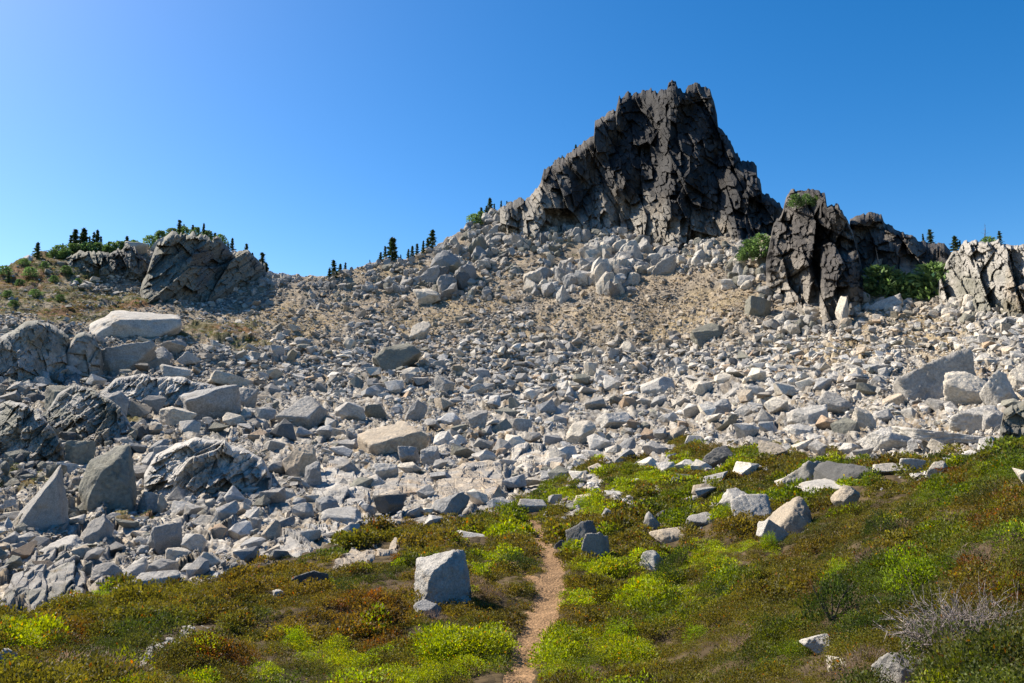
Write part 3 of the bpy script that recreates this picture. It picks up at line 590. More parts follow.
HEROES = [
 (414,551,475,613,'block','pale',"largest lone boulder beside the trail, sunlit top and shaded front face",'the lone trailside boulder',BIG),
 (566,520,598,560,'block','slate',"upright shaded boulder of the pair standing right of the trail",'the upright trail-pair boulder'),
 (581,531,610,566,'block','grey',"split boulder leaning in front of the upright one, right of the trail",'the split trail-pair boulder'),
 (554,540,567,554,'wedge','dark',"small dark pointed rock at the trail's right edge beside the boulder pair",None),
 (414,602,441,618,'slab','blue',"low flat stone lying in heather at the foot of the lone boulder",None),
 (639,551,664,570,'wedge','pale',"bright white wedge-shaped boulder alone in green heather right of the trail",'the lone white wedge'),
 (358,421,428,459,'slab','tan',"big tan overhanging slab boulder in the middle of the talus",'the tan overhanging slab',TANSLAB),
 (373,342,421,374,'wedge','olive',"large tilted wedge boulder with shaded face in the upper middle talus",'the tilted shaded wedge'),
 (409,320,431,339,'block','cream',"pale square block just above the tilted shaded wedge",'the pale square block'),
 (434,375,455,397,'wedge','grey',"pyramid-shaped grey boulder standing up in the centre talus",'the grey pyramid'),
 (432,492,469,520,'block','blue',"dark-fronted boulder on the heather edge below the tan slab bedrock",'the dark-fronted edge boulder'),
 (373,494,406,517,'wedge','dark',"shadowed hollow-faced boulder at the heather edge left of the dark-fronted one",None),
 (322,508,362,524,'slab','pale',"flat pale slab lying at the heather edge, left of the shadowed boulder",'the flat heather-edge slab'),
 (316,496,341,516,'block','blue',"blue-grey block above the flat slab at the heather edge",None),
 (261,521,280,544,'block','tan',"tan-sided block at the left end of the stepped ledges",None),
 (284,445,316,479,'wedge','tan',"pale pointed boulder left of the cracked bedrock hummock",'the pale pointed boulder'),
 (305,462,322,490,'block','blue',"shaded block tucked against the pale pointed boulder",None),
 (278,396,326,430,'block','grey',"wide cracked grey boulder in the left middle of the talus",'the wide cracked boulder'),
 (335,402,365,422,'round','pale',"rounded pale boulder up left of the tan overhanging slab",'the rounded pale boulder'),
 (365,404,386,419,'block','olive',"darker block touching the rounded pale boulder on its right",None),
 (403,401,427,424,'wedge','blue',"bluish leaning boulder above the right end of the tan slab",None),
 (464,410,488,434,'block','grey',"squarish grey boulder right of the tan overhanging slab",'the squarish grey boulder'),
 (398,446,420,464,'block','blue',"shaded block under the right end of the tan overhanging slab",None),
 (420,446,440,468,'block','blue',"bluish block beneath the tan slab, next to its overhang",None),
 (372,463,398,480,'round','pale',"small pale boulder just below the tan overhanging slab",None),
 (294,337,311,347,'block','grey',"grey block alone on the golden slope left of the talus top",'the grey slope block'),
 (343,337,356,350,'wedge','cream',"bright shard at the upper left rim of the talus",None),
 (184,386,238,424,'block','blue',"large grey-blue boulder on the upper left of the boulder slope",'the large grey-blue boulder'),
 (162,407,194,428,'wedge','cream',"cream wedge boulder with bright top, left of the large grey-blue one",'the cream wedge'),
 (235,388,257,412,'block','grey',"block hard against the right side of the large grey-blue boulder",None),
 (86,309,172,340,'slab','pale',"broad flat-topped pale slab on the left slope, cracked across its front",'the broad pale slab'),
 (97,343,150,374,'wedge','grey',"tilted grey slab lying under the broad pale slab",'the tilted grey slab'),
 (146,347,170,372,'block','blue',"upright bluish block beside the tilted grey slab",None),
 (161,339,185,356,'block','grey',"grey block right below the corner of the broad pale slab",None),
 (176,352,198,366,'slab','pale',"pale flat rock right of the upright bluish block",None),
 (162,365,188,382,'block','pale',"pale double block in the upper left talus",None),
 (210,372,256,390,'slab','cream',"long pale slab in the upper left, above the large grey-blue boulder",'the long pale slab'),
 (104,383,162,400,'slab','cream',"flat tan-topped slab sunk in the left slope below the tilted grey slab",'the flat tan-topped slab'),
 (51,387,90,414,'wedge','olive',"olive-dark tilted rock on the left slope",'the olive-dark tilted rock'),
 (4,412,40,455,'wedge','olive',"steep dark greenish fin at the left edge of the slope",'the dark greenish fin'),
 (40,408,72,432,'wedge','olive',"dark greenish rock beside the steep fin at the left edge",None),
 (90,393,124,425,'wedge','grey',"leaning grey boulder with dark top above the dark rounded outcrop",'the leaning grey boulder'),
 (68,442,92,466,'block','olive',"greenish square block left of the dark rounded outcrop",None),
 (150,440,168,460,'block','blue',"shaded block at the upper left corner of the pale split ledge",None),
 (140,492,162,511,'block','grey',"smooth grey block below the left end of the pale split ledge",'the smooth grey block'),
 (158,494,166,514,'round','tan',"small tan stone standing against the smooth grey block",None),
 (94,563,121,584,'round','grey',"rounded grey boulder at the heather edge, lower left",'the rounded edge boulder'),
 (119,559,149,580,'wedge','pale',"pale wedge boulder next to the rounded grey one at the heather edge",'the pale edge wedge'),
 (150,560,176,579,'block','grey',"grey block at the heather edge right of the pale wedge boulder",None),
 (167,548,193,566,'slab','cream',"cream slab perched on the grey blocks at the heather edge",'the cream perched slab'),
 (183,534,205,552,'wedge','pale',"pale angular rock above the cream perched slab",None),
 (198,552,222,571,'slab','cream',"cream flat rock right of the cream perched slab",None),
 (150,524,180,553,'wedge','blue',"bluish tilted slab standing in the lower left rocks",None),
 (82,518,110,552,'block','grey',"blocky grey mass under the dark rounded outcrop",'the blocky grey mass'),
 (46,538,84,552,'slab','pale',"pale flat ledge stone on top of the bedrock hump at lower left",None),
 (136,572,176,592,'slab','pale',"long pale slab along the heather edge at lower left",None),
 (-4,650,16,664,'slab','pale',"pale flat stone cut by the left edge, deep in heather",None),
 (293,570,327,592,'slab','dark',"dark jagged rock poking from the heather left of the lone boulder",'the dark heather rock'),
 (273,590,286,601,'wedge','pale',"small white rock below the dark heather rock",None),
 (452,531,487,541,'slab','pale',"thin pale stone lying in heather above the lone boulder",None),
 (497,523,507,529,'slab','pale',"small white stone beside the upper trail",None),
 (518,499,547,516,'slab','pale',"pale flat rock just above the bend where the trail disappears",'the pale trail-end rock'),
 (548,494,562,508,'wedge','grey',"grey rock right of the pale rock above the trail end",None),
 (600,508,614,523,'block','grey',"small grey rock with golden grass behind the boulder pair",None),
 (601,491,626,501,'slab','pale',"pale flat stone in green patches above the boulder pair",None),
 (644,512,660,531,'block','grey',"grey split rock in the heather, middle right of the trail",'the grey split heather rock'),
 (655,510,667,521,'wedge','dark',"dark rock on the right shoulder of the grey split heather rock",None),
 (650,528,688,546,'bed','tan',"low lumpy tan rocks below the grey split heather rock",None),
 (687,513,718,531,'slab','grey',"flat grey rock in heather right of the grey split rock",None),
 (720,489,752,512,'round','pale',"pale bumpy boulder above the long white slab in the heather",'the pale bumpy boulder'),
 (733,495,774,522,'slab','pale',"long white slab propped in the heather at right of centre",'the long white heather slab'),
 (758,519,788,541,'slab','pale',"bright white slab against the cream bedrock bulge",None),
 (704,446,738,468,'wedge','dark',"dark rugged boulder where talus meets the right heather",'the dark rugged boulder'),
 (638,422,653,432,'block','olive',"small dark square rock in the lower middle talus",None),
 (709,399,731,416,'round','blue',"smooth bluish boulder in the right middle talus",'the smooth bluish boulder'),
 (691,323,724,348,'block','olive',"dark square-faced block in the upper scree below the tower",'the dark square-faced block'),
 (584,361,598,378,'wedge','cream',"bright pointed boulder in the central talus",'the bright pointed boulder'),
 (619,341,636,354,'wedge','cream',"bright flat-faced rock at the foot of the golden scree",'the bright scree rock'),
 (640,376,676,398,'slab','pale',"long low pale slab in the right middle talus",'the long low pale slab'),
 (596,412,632,432,'wedge','pale',"tilted pale slab in the lower middle talus",'the tilted pale slab'),
 (566,420,596,446,'wedge','cream',"leaning cream boulder at the lower middle of the talus",'the leaning cream boulder'),
 (900,354,968,405,'block','grey',"huge tilted oblong boulder on the right slope, shaded broad face",'the huge oblong boulder',LONGB),
 (949,373,990,410,'block','cream',"cream cube-like boulder right of the huge oblong one",'the cream cube boulder'),
 (985,374,1014,410,'wedge','pale',"bright white pointed boulder near the right edge",'the bright right-edge boulder'),
 (1012,366,1034,393,'block','cream',"cream boulder cut off by the right edge above the white pointed one",None),
 (955,407,994,430,'wedge','pale',"bright white block below the cream cube boulder",'the white block'),
 (985,410,1003,434,'block','grey',"grey block against the lichened right-edge outcrop",None),
 (906,428,1000,449,'slab','pale',"long flat pale slab along the talus foot at right",'the long flat pale slab'),
 (789,405,826,429,'block','pale',"squared pale boulder at the lower right talus with grey face",'the squared pale boulder'),
 (820,392,849,415,'wedge','grey',"grey wedge lying against the squared pale boulder",None),
 (785,424,812,440,'slab','pale',"pale slab at the foot of the squared pale boulder",None),
 (854,408,874,433,'wedge','cream',"narrow cream shard standing right of the squared pale boulder",'the narrow cream shard'),
 (862,428,908,452,'wedge','pale',"white split slabs at the talus foot left of the long flat slab",'the white split slab'),
 (884,394,904,408,'block','tan',"small tan block under the left end of the huge oblong boulder",None),
 (874,464,905,479,'slab','cream',"cream flat stone in heather below the white split slabs",None),
 (903,459,934,472,'slab','pale',"flat pale stone in heather below the long flat slab",None),
 (928,462,946,480,'wedge','cream',"cream knobby stone at the heather edge near the right side",None),
 (833,487,858,513,'wedge','tan',"tan knobby rock in heather right of the cream bedrock bulge",None),
 (879,655,934,694,'wedge','grey',"dark-faced boulder cut by the bottom edge at lower right",'the bottom-edge boulder'),
 (802,634,833,655,'slab','pale',"pale flat rock among dry stems at lower right",None),
 (829,660,858,674,'slab','cream',"cream stone lying below the pale flat rock at lower right",None),
 (1016,470,1032,486,'slab','cream',"cream stone half hidden in heather at the right edge",None),
 (148,238,170,258,'slab','pale',"tilted pale slab on the left skyline knoll, left of the jagged crag",None),
 (125,243,146,258,'slab','pale',"second tilted pale slab near the dark shrubs of the left knoll",None),
 (413,288,441,306,'wedge','cream',"bright pale block at the left foot of the dark-stained cliff band",'the bright cliff-foot block'),
 (556,286,573,309,'block','pale',"pale block standing at the left foot of the broken band below the peak",None),
 (594,262,608,296,'block','cream',"tall pale pillar block in the broken band below the peak",'the tall pillar block'),
 (651,256,678,282,'block','grey',"grey block at the right end of the broken band below the peak",None),
 (745,296,770,318,'block','olive',"olive-grey block at the left foot of the tower",None),
 (836,296,848,330,'slab','cream',"tall cream sliver of rock leaning on the foot of the tower",None),
 (752,252,772,264,'slab','pale',"pale ledge block between the peak and the tower",None),
 (866,296,900,312,'block','pale',"pale blocks below the green firs right of the tower",None),
 (1004,268,1034,296,'block','cream',"cream block at the foot of the right skyline cliff",None),
]
HEROES += [
 (766,499,814,534,'bed','tan',"rounded cream bedrock bulge showing through heather, right of the trail",'the cream bedrock bulge',BULGE),
 (786,461,826,492,'block','grey',"left half of a dark-topped ledge outcrop in the right heather",None),
 (818,463,872,487,'bed','dark',"dark right half of the ledge outcrop in the right heather",None),
 (800,480,868,492,'slab','pale',"long pale slab along the foot of the dark ledge outcrop",None),
 (85,450,132,518,'block','olive',"dark rounded outcrop rock with rusty top on the left boulder slope",'the dark rounded outcrop',ROUNDB),
 (18,472,68,538,'wedge','grey',"leaning grey fin of rock low on the left boulder slope",'the leaning grey fin',FIN),
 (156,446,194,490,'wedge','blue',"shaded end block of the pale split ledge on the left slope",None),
 (184,438,228,490,'block','cream',"middle block of the pale split ledge, tallest and brightest",'the pale split ledge'),
 (223,446,258,484,'block','pale',"squared end block of the pale split ledge, by the talus",None)]
SUBS = {0: 6, 6: 5}
def pick(g, a): return a[int(g.integers(len(a)))]
landmarks = []; taken = []
DEPTH = {'block': .85, 'slab': .75, 'wedge': .8, 'round': .9, 'dome': 1, 'bed': .8}
for hi, hrow in enumerate(HEROES):
    x0, y0, x1, y1, style, tone, label, short = hrow[:8]; planes = hrow[8] if len(hrow) > 8 else None
    w, h = x1 - x0, (y1 - y0); cx = (x0 + x1) / 2
    sub = SUBS.get(hi, 5 if w * h > 330 else 4)
    V, Fc, k1 = rock_shape(1000 + hi * 7, style, sub, planes)
    rr = float(rdist(cx, y1 - .12 * h)); sc = rr / F
    dm = max(w, h * .8) * sc * DEPTH[style]
    rc = rr + dm * .42
    sc = rc / F
    ex, ey, tz = [float(q) for q in ray(cx, (y0 + y1) / 2 + .06 * h)]
    right = np.array([ey, -ex, 0]); fwd = np.array([ex, ey, 0]); up = np.array([0, 0, 1])
    P = V[:, :1] * right * (w / 2 * sc * 1.02) + V[:, 1:2] * fwd * dm / 2 + V[:, 2:3] * up * (h * 1.12 / 2 * sc)
    c = np.array([ex * rc, ey * rc, CAMZ + tz * rc]); base = c - up * (h * .56 * sc)
    C = TONE[tone] * (1 + .16 * k1)[:, None] * np.random.default_rng(hi).uniform(.94, 1.06)
    far = rr > 34
    me = make_mesh('boulder', P + (c - base), Fc, C, True, M_MID if far else M_NEAR)
    bed = 'outcrop' in label or 'bedrock bulge' in label
    o = link('rock_outcrop' if bed else 'boulder', me, base, label=label, category='rock outcrop' if bed else 'boulder')
    taken.append((cx, (y0 + y1) / 2, w / 2, h / 2))
    if short: landmarks.append((short, cx, (y0 + y1) / 2))
taken = np.array(taken)

# ------------------------------------------------------------------ talus: everything else that has fallen
def talus_points():
    g = np.random.default_rng(11)
    N = 2_600_000
    x = g.uniform(-170, 1190, N); y = g.uniform(205, 575, N)
    y = np.where(g.random(N) < .0, y, y)
    sk = sky_row(x); hb = heath_row(x)
    ok = (y > sk + 1) & (y < 640)
    x, y, sk, hb = x[ok], y[ok], sk[ok], hb[ok]
    low = low_line(x)
    up = smooth(34, -44, y - low)                       # 1 = upper fine scree
    ridge = smooth(26, 6, y - sk) * (x < 520)
    left = smooth(270, 180, x)
    smin = 2.7 * (1 - up) + 1.45 * up; smin = smin * (1 - .2 * left)
    smin = np.where(x > 760, 3.0 - 1.1 * smooth(-5, -60, y - low - 20), smin)
    smin = smin + .5 * ridge
    nz = fbm(x / 40, y / 18, seed=61, octs=3)
    cov = 1.25 * (1 - up) + .33 * up
    cov = cov * (1 - .55 * left * smooth(-.1, .35, nz)) 
    cov = cov * (1 - .93 * smooth(.05, .4, blob(x, y, HEATH_FAR) + .15 * nz)) * (1 - .62 * smooth(.0, .4, blob(x, y, GOLD) + .2 * nz - .05) * .7)
    chute = fbm((x + 1.2 * (y - 300)) / 15, (y - .35 * x) / 80, seed=66, octs=3)
    cov = cov * (1 - up + up * (.10 + 1.5 * smooth(-.1, .5, chute + .25 * smooth(520, 420, x)))); smin = smin * (1 + .5 * up * smooth(.0, .5, chute))
    v = veg_mask(x, y)
    edge = smooth(95, 10, y - hb) * smooth(500, 560, x) * smooth(880, 780, x)
    cov = cov * (1 - v) + v * .26 * edge * smooth(-.1, .3, nz)
    acc = g.random(len(x)) < cov * .17 / smin ** 1.75
    x, y, smin, up = x[acc], y[acc], smin[acc], up[acc]
    a = 1.5
    s = smin * (1 - g.random(len(x)) * .988) ** (-1 / a)
    s = np.minimum(s, np.minimum(smin * (8.5 - 3 * up), np.interp(y, [240, 330, 380, 460], [8, 10.5, 15, 25]) * g.uniform(.75, 1.1, len(x))))
    pn = path_near(*flat_xy(x, y)[:2]); keep = pn > 2 + .28 * s
    big_ok = np.ones(len(x), bool)
    for tx, ty, rx, ry in taken:                       # nothing in front of or inside the boulders already standing
        q = ((x - tx) / (rx + s * .35)) ** 2 + ((y - ty + ry * .12) / (ry * .95 + s * .4)) ** 2
        big_ok &= ~((q < 1.0))
    keep &= big_ok
    for tp, bt in PAVS:
        keep &= ~((x > tp[0, 0] + 3) & (x < tp[-1, 0] - 3) & (y > np.interp(x, tp[:, 0], tp[:, 1]) + 3) & (y < np.interp(x, bt[:, 0], bt[:, 1]) - 1) & (g.random(len(x)) < .8))
    return x[keep], y[keep], s[keep]
tx, ty, ts = talus_points()
g = np.random.default_rng(5)
nt_ = len(tx)
gx, gy, gz = ground(tx, ty)
tr = np.hypot(gx, gy); tm = ts * tr / F * .5            # half size in metres
pnz = fbm(tx / 60, ty / 30, seed=71, octs=3)
rv = g.random(nt_)
def fragments():
    g = np.random.default_rng(15); N = 330_000
    x = g.uniform(-120, 1140, N); y = g.uniform(230, 575, N)
    ok = (y > sky_row(x) + 1) & (y < 640); x, y = x[ok], y[ok]
    nz = fbm(x / 30, y / 12, seed=63, octs=3); v = veg_mask(x, y)
    c = (.75 + .5 * nz) * (1 - .8 * smooth(.05, .4, blob(x, y, HEATH_FAR))) * (1 - v) * smooth(240, 300, y)
    k_ = g.random(len(x)) < c * .42
    x, y = x[k_], y[k_]; k_ = path_near(*flat_xy(x, y)[:2]) > 1.5
    return x[k_], y[k_], g.uniform(1.1, 3.0, k_.sum())
n_big = len(tx)
fx, fy, fs = fragments(); tx = np.r_[tx, fx]; ty = np.r_[ty, fy]; ts = np.r_[ts, fs]; nt_ = len(tx); g = np.random.default_rng(5)
gx, gy, gz = ground(tx, ty); tr = np.hypot(gx, gy); tm = ts * tr / F * .5
pnz = fbm(tx / 60, ty / 30, seed=71, octs=3); rv = g.random(nt_)
names = ['pale', 'grey', 'blue', 'cream', 'tan', 'olive', 'dark', 'rust']
pr = np.stack([.26 + .12 * smooth(560, 900, tx), .32 - .10 * smooth(560, 900, tx), .14 - .08 * smooth(600, 900, tx), .10 + .14 * smooth(500, 900, tx), .06 + 0 * tx, .08 + .10 * smooth(250, 100, tx), .03 + 0 * tx, .03 + 0 * tx], 1)
pr /= pr.sum(1, keepdims=True); ti = (np.cumsum(pr, 1) < rv[:, None]).sum(1).clip(0, 7)
upz = smooth(25, -40, ty - low_line(tx)) * (.55 + .45 * smooth(480, 560, tx)) * smooth(200, 300, tx)
tc = np.array([TONE[q] for q in names])[ti]
tc = tc + (np.array([.32, .25, .165]) - tc) * (.75 * upz)[:, None]
tc = tc * (1.13 - .15 * smooth(420, 200, tx))[:, None] * (1 + .2 * pnz + g.normal(0, .15, nt_))[:, None]

# the largest in view stand as boulders of their own
inv = (tx > 6) & (tx < 1018) & (ty < 600)
order = np.argsort(-np.where(inv, ts, 0))
solo = []
occ = np.zeros((0, 3))
for i in order:
    if len(solo) >= 172: break
    if len(occ) and (np.hypot(occ[:, 0] - tx[i], (occ[:, 1] - ty[i]) * 1.2) < (occ[:, 2] + ts[i]) * .42).any(): continue
    solo.append(i); occ = np.r_[occ, [[tx[i], ty[i], ts[i]]]]
solo = np.array(solo)
drop = np.zeros(nt_, bool)
for i in solo:                                          # clear what would hide or fill them
    d = np.hypot((tx - tx[i]), (ty - ty[i] - ts[i] * .1)) < ts[i] * .55
    drop |= d & (ts < ts[i] * 2)
drop[solo] = True
WORD = {'pale': 'pale grey', 'grey': 'mid-grey', 'blue': 'bluish grey', 'cream': 'cream-coloured', 'tan': 'tan', 'olive': 'greenish grey', 'dark': 'dark grey', 'rust': 'rust-tinged'}
SHAPE = {'block': 'blocky', 'slab': 'flat', 'wedge': 'wedge-shaped', 'round': 'rounded'}
ORD = ['closest', 'second closest', 'third closest', 'fourth closest', 'fifth closest', 'sixth closest', 'seventh closest', 'eighth closest', 'ninth closest', 'tenth closest', 'eleventh closest', 'twelfth closest']
lm = np.array([(q[1], q[2]) for q in landmarks])
desc = []
for q, i in enumerate(solo):
    st = ['block', 'wedge', 'slab', 'round', 'block'][q % 5]
    x, y = tx[i], ty[i] - ts[i] * .2
    d = np.hypot(lm[:, 0] - x, (lm[:, 1] - y) * 1.0); j = int(np.argmin(d))
    dx, dy = x - lm[j, 0], y - lm[j, 1]
    di = ('right of' if dx > 0 else 'left of') if abs(dx) > abs(dy) else ('below' if dy > 0 else 'above')
    desc.append((WORD[names[ti[i]]], SHAPE[st], di, landmarks[j][0], d[j], st))
def hull_template(seed, npts, bev):
    gg = np.random.default_rng(seed); b = bmesh.new()
    d = gg.normal(0, 1, (npts, 3)); d /= np.abs(d).max(1, keepdims=True) ** .75 * np.linalg.norm(d, axis=1, keepdims=True) ** .25
    d *= np.array([1, gg.uniform(.65, .95), gg.uniform(.45, .85)]) * gg.uniform(.8, 1, (npts, 1))
    d = d @ rotm(gg.uniform(-.4, .4), gg.uniform(-.4, .4), gg.uniform(0, 6)).T
    for p in d: b.verts.new(p)
    r = bmesh.ops.convex_hull(b, input=b.verts[:])
    bmesh.ops.delete(b, geom=[v for v in b.verts if not v.link_faces], context='VERTS')
    bmesh.ops.dissolve_limit(b, angle_limit=R(14), verts=b.verts[:], edges=b.edges[:])
    if bev: bmesh.ops.bevel(b, geom=b.edges[:], offset=bev, segments=1, affect='EDGES', clamp_overlap=True)
    bmesh.ops.triangulate(b, faces=b.faces[:]); b.verts.index_update()
    out = (np.array([v.co[:] for v in b.verts]), np.array([[v.index for v in f.verts] for f in b.faces])); b.free()
    lo, hi = out[0].min(0), out[0].max(0)
    return (out[0] - (lo + hi) / 2) / ((hi - lo).max() / 2), out[1]
for q, i in enumerate(solo):
    w_, s_, di, lmn, dd, st = desc[q]
    n = sum(1 for e in desc if e[2:4] == (di, lmn) and e[4] < dd)
    lab = f"{w_} {s_} boulder, {ORD[min(n, 11)]} {di} {lmn}"
    V, Fc = hull_template(5000 + q * 13, [11, 13, 16][q % 3], .03); V = V / np.abs(V).max(0); k1 = vnoise(V[:, 0] * 2 + q, V[:, 1] * 2, V[:, 2] * 2, q)
    m = tm[i]; gr = np.random.default_rng(q)
    P = V * np.array([1.08, .9, {'slab': .55, 'round': .8}.get(st, .82)]) * m
    P = P @ rotm(R(18), 0, 0).T
    a = math.atan2(gx[i], gy[i]); P = P @ rotm(0, 0, -a).T
    P[:, 2] += m * .35
    me = make_mesh('boulder', P, Fc, tc[i] * (1 + .10 * k1)[:, None], False, M_MID if tr[i] > 30 else M_NEAR)
    link('boulder', me, (gx[i], gy[i], gz[i]), label=lab, category='boulder', group='boulders of the talus')

T_BIG = [hull_template(100 + i, [10, 12, 15][i % 3], .022) for i in range(36)]; T_SMALL = [hull_template(200 + i, 11, 0) for i in range(20)]

def scatter(templates, pos, sx, sy, sz, az, tiltx, colr, jitter=.0, seed=0):
    """one array of copies: returns V, F, C"""
    gg = np.random.default_rng(seed); pickt = gg.integers(0, len(templates), len(pos)); Vs, Fs, Cs = [], [], []; off = 0
    for t, (TV, TF) in enumerate(templates):
        idx = np.nonzero(pickt == t)[0]
        if not len(idx): continue
        P = TV[None] * np.stack([sx[idx], sy[idx], sz[idx]], -1)[:, None]
        ca, sa = np.cos(az[idx])[:, None], np.sin(az[idx])[:, None]
        X = P[..., 0] * ca - P[..., 1] * sa; Y = P[..., 0] * sa + P[..., 1] * ca; Z = P[..., 2]
        ct, st = np.cos(tiltx[idx])[:, None], np.sin(tiltx[idx])[:, None]
        Y, Z = Y * ct - Z * st, Y * st + Z * ct
        V = np.stack([X, Y, Z], -1) + pos[idx][:, None]
        n, kv = len(idx), len(TV)
        Vs.append(V.reshape(-1, 3)); Fs.append((TF[None] + (np.arange(n) * kv)[:, None, None]).reshape(-1, TF.shape[1]) + off)
        c = colr[idx]; c = np.repeat(c, kv, 0)
        if jitter: c = c * (1 + gg.normal(0, jitter, (len(c), 1)))
        Cs.append(c); off += n * kv
    return np.concatenate(Vs), np.concatenate(Fs), np.concatenate(Cs)

rest = ~drop
def put(sel, temps, seed):
    i = np.nonzero(sel)[0]; gg = np.random.default_rng(seed); m = tm[i]
    pos = np.stack([gx[i], gy[i], gz[i] + m * (.1 + .75 * gg.random(len(i)) ** 2)], -1)
    return scatter(temps, pos, m * gg.uniform(.9, 1.2, len(i)), m * gg.uniform(.8, 1.1, len(i)), m * gg.uniform(.4, 1.15, len(i)), gg.uniform(0, 6.28, len(i)), gg.normal(.35, .3, len(i)), tc[i], 0, seed)
A = put(rest & (ts > 4.2), T_BIG, 1); B = put(rest & (ts <= 4.2), T_SMALL, 2)
lens = np.cumsum([len(A[0]), len(B[0])] + [len(q[0]) for q in BLOCKS])
V = np.concatenate([A[0], B[0]] + [q[0] for q in BLOCKS]); C = np.concatenate([A[2], B[2]] + [q[2] for q in BLOCKS])
Fc = np.concatenate([A[1], B[1] + lens[0]] + [q[1] + lens[k + 1] for k, q in enumerate(BLOCKS)])
link('talus', make_mesh('talus', V, Fc, C, False, M_MID), kind='stuff', label='grey and cream broken rocks covering the slopes below the peak', category='talus')
print('talus rocks', rest.sum(), 'solo', len(solo), 'faces', len(Fc))

# ------------------------------------------------------------------ heather and low shrubs
def tuft_template(seed, n, ls, lw, flat=.75, up=.6):
    gg = np.random.default_rng(seed)
    d = gg.normal(0, 1, (n, 3)); d[:, 2] = np.abs(d[:, 2]) * 1.1; d /= np.linalg.norm(d, axis=1, keepdims=True)
    rad = gg.uniform(.45, 1.0, n) ** .6 * (1 + .25 * vnoise(d[:, 0] * 2.5 + seed, d[:, 1] * 2.5, d[:, 2] * 2.5, seed))
    c = d * rad[:, None] * np.array([1, 1, flat])
    ax = d * .7 + gg.normal(0, .45, (n, 3)) + np.array([0, 0, up]); ax /= np.linalg.norm(ax, axis=1, keepdims=True)
    sd = np.cross(ax, gg.normal(0, 1, (n, 3))); sd /= np.linalg.norm(sd, axis=1, keepdims=True)
    l = ls * gg.uniform(.6, 1.3, (n, 1)); w = lw * gg.uniform(.7, 1.2, (n, 1))
    V = np.stack([c - ax * l * .5, c + sd * w - ax * l * .05, c + ax * l * .6, c - sd * w - ax * l * .05], 1).reshape(-1, 3)
    return V, np.arange(4 * n).reshape(n, 4)
LOD = [[tuft_template(280 + i, 640, .085, .028, .85, .3) for i in range(8)], [tuft_template(300 + i, 420, .105, .034, .8, .3) for i in range(8)], [tuft_template(320 + i, 230, .15, .05, .8, .3) for i in range(8)], [tuft_template(340 + i, 90, .23, .085, .8, .3) for i in range(8)]]
TWIG = [tuft_template(360 + i, 260, .34, .013, .75, .4) for i in range(5)]

BRIGHT = [(20,640,34,16),(104,598,22,9),(45,606,30,8),(205,652,22,12),(198,682,26,12),(295,640,26,12),(318,652,40,14),(262,672,30,14),(345,668,40,16),(440,640,30,12),(476,636,34,12),(450,668,50,16),(405,680,50,14),(500,655,28,18),(500,560,26,10),
  (480,576,26,10),(470,540,30,8),(505,535,34,10),(590,510,26,14),(565,500,20,12),(620,492,26,10),(600,575,40,10),(700,560,44,14),(725,548,44,12),(752,540,34,9),(665,588,40,12),(640,600,34,10),(560,640,26,26),(548,668,28,20),(600,640,40,12),(630,655,40,14),(575,600,22,12),(915,575,26,14),(840,568,18,12),(772,548,16,10),(690,602,26,8),
  (740,470,18,7),(690,470,30,8),(650,482,30,9),(720,520,20,8),(840,482,26,7),(640,668,30,12)]
DEADP = [(60,670,50,14),(405,590,60,16),(130,680,60,10),(720,640,50,14),(900,530,26,14),(968,640,44,28),(855,680,60,12),(840,610,40,16),(1000,560,40,20),(870,560,20,10),(880,500,16,10),(490,595,30,10),(440,625,30,8),(960,520,30,14)]
REDP = [(370,620,50,20),(395,640,40,12),(390,560,26,12),(470,640,20,10),(1000,520,60,40),(1000,600,50,40),(960,480,60,16),(820,590,30,20),(60,640,60,20),(230,660,40,16),(25,270,40,20)]
def heath_points(dens):
    g = np.random.default_rng(21)
    xs = np.arange(-190, 1215, 2.0); ys = np.arange(420, 799, 1.0)
    X, Y = np.meshgrid(xs, ys); r = rdist(X, Y)
    area = np.abs(np.gradient(r, axis=0)) * r / F * 2.0
    area = np.minimum(area, 1.0) * (Y > heath_row(X) - 22)
    p = area.ravel() / area.sum(); n = int(area.sum() * dens)
    i = g.choice(len(p), n, p=p)
    x = X.ravel()[i] + g.uniform(-1, 1, n); y = Y.ravel()[i] + g.uniform(-.5, .5, n)
    v = veg_mask(x, y); nz = fbm(x / 30, y / 14, seed=91, octs=3)
    keep = g.random(n) < v
    wx, wy, wz = flat_xy(x, y)
    keep &= path_near(wx, wy) > 1.22 + .4 * g.random(n) + .8 * smooth(16, 11, np.hypot(wx, wy))
    for (a, b, rx, ry) in taken:
        keep &= ~((np.abs(x - a) < rx * .8) & (y < b + ry * .8) & (y > b + ry * .2) & (ry + rx > 9))
        if b > 640 and ry > 9: keep &= ~((np.abs(x - a) < rx * .9) & (y > b) & (y < b + ry * 3.4))
        if ry < 12: keep &= ~((np.abs(x - a) < rx * .85) & (y > b) & (y < b + ry + 5))
    for tp, bt in PAVS:
        keep &= ~((x > tp[0, 0] + 1) & (x < tp[-1, 0] - 1) & (y > np.interp(x, tp[:, 0], tp[:, 1])) & (y < np.interp(x, bt[:, 0], bt[:, 1]) + 2))
    keep &= (((x - 968) / 40) ** 2 + ((y - 640) / 24) ** 2 > 1) | (g.random(n) < .12)
    return x[keep], y[keep]
hx, hy = heath_points(40)
wx, wy, wz = ground(hx, hy); hr = np.hypot(wx, wy); nh = len(hx)
g = np.random.default_rng(23)
n1 = 1.3 * fbm(wx / 1.5, wy / 1.5, seed=101, octs=4); n2 = fbm(wx / .8, wy / .8, seed=103, octs=3); n3 = fbm(wx / 3.0 + 9, wy / 3.0, seed=105, octs=4)
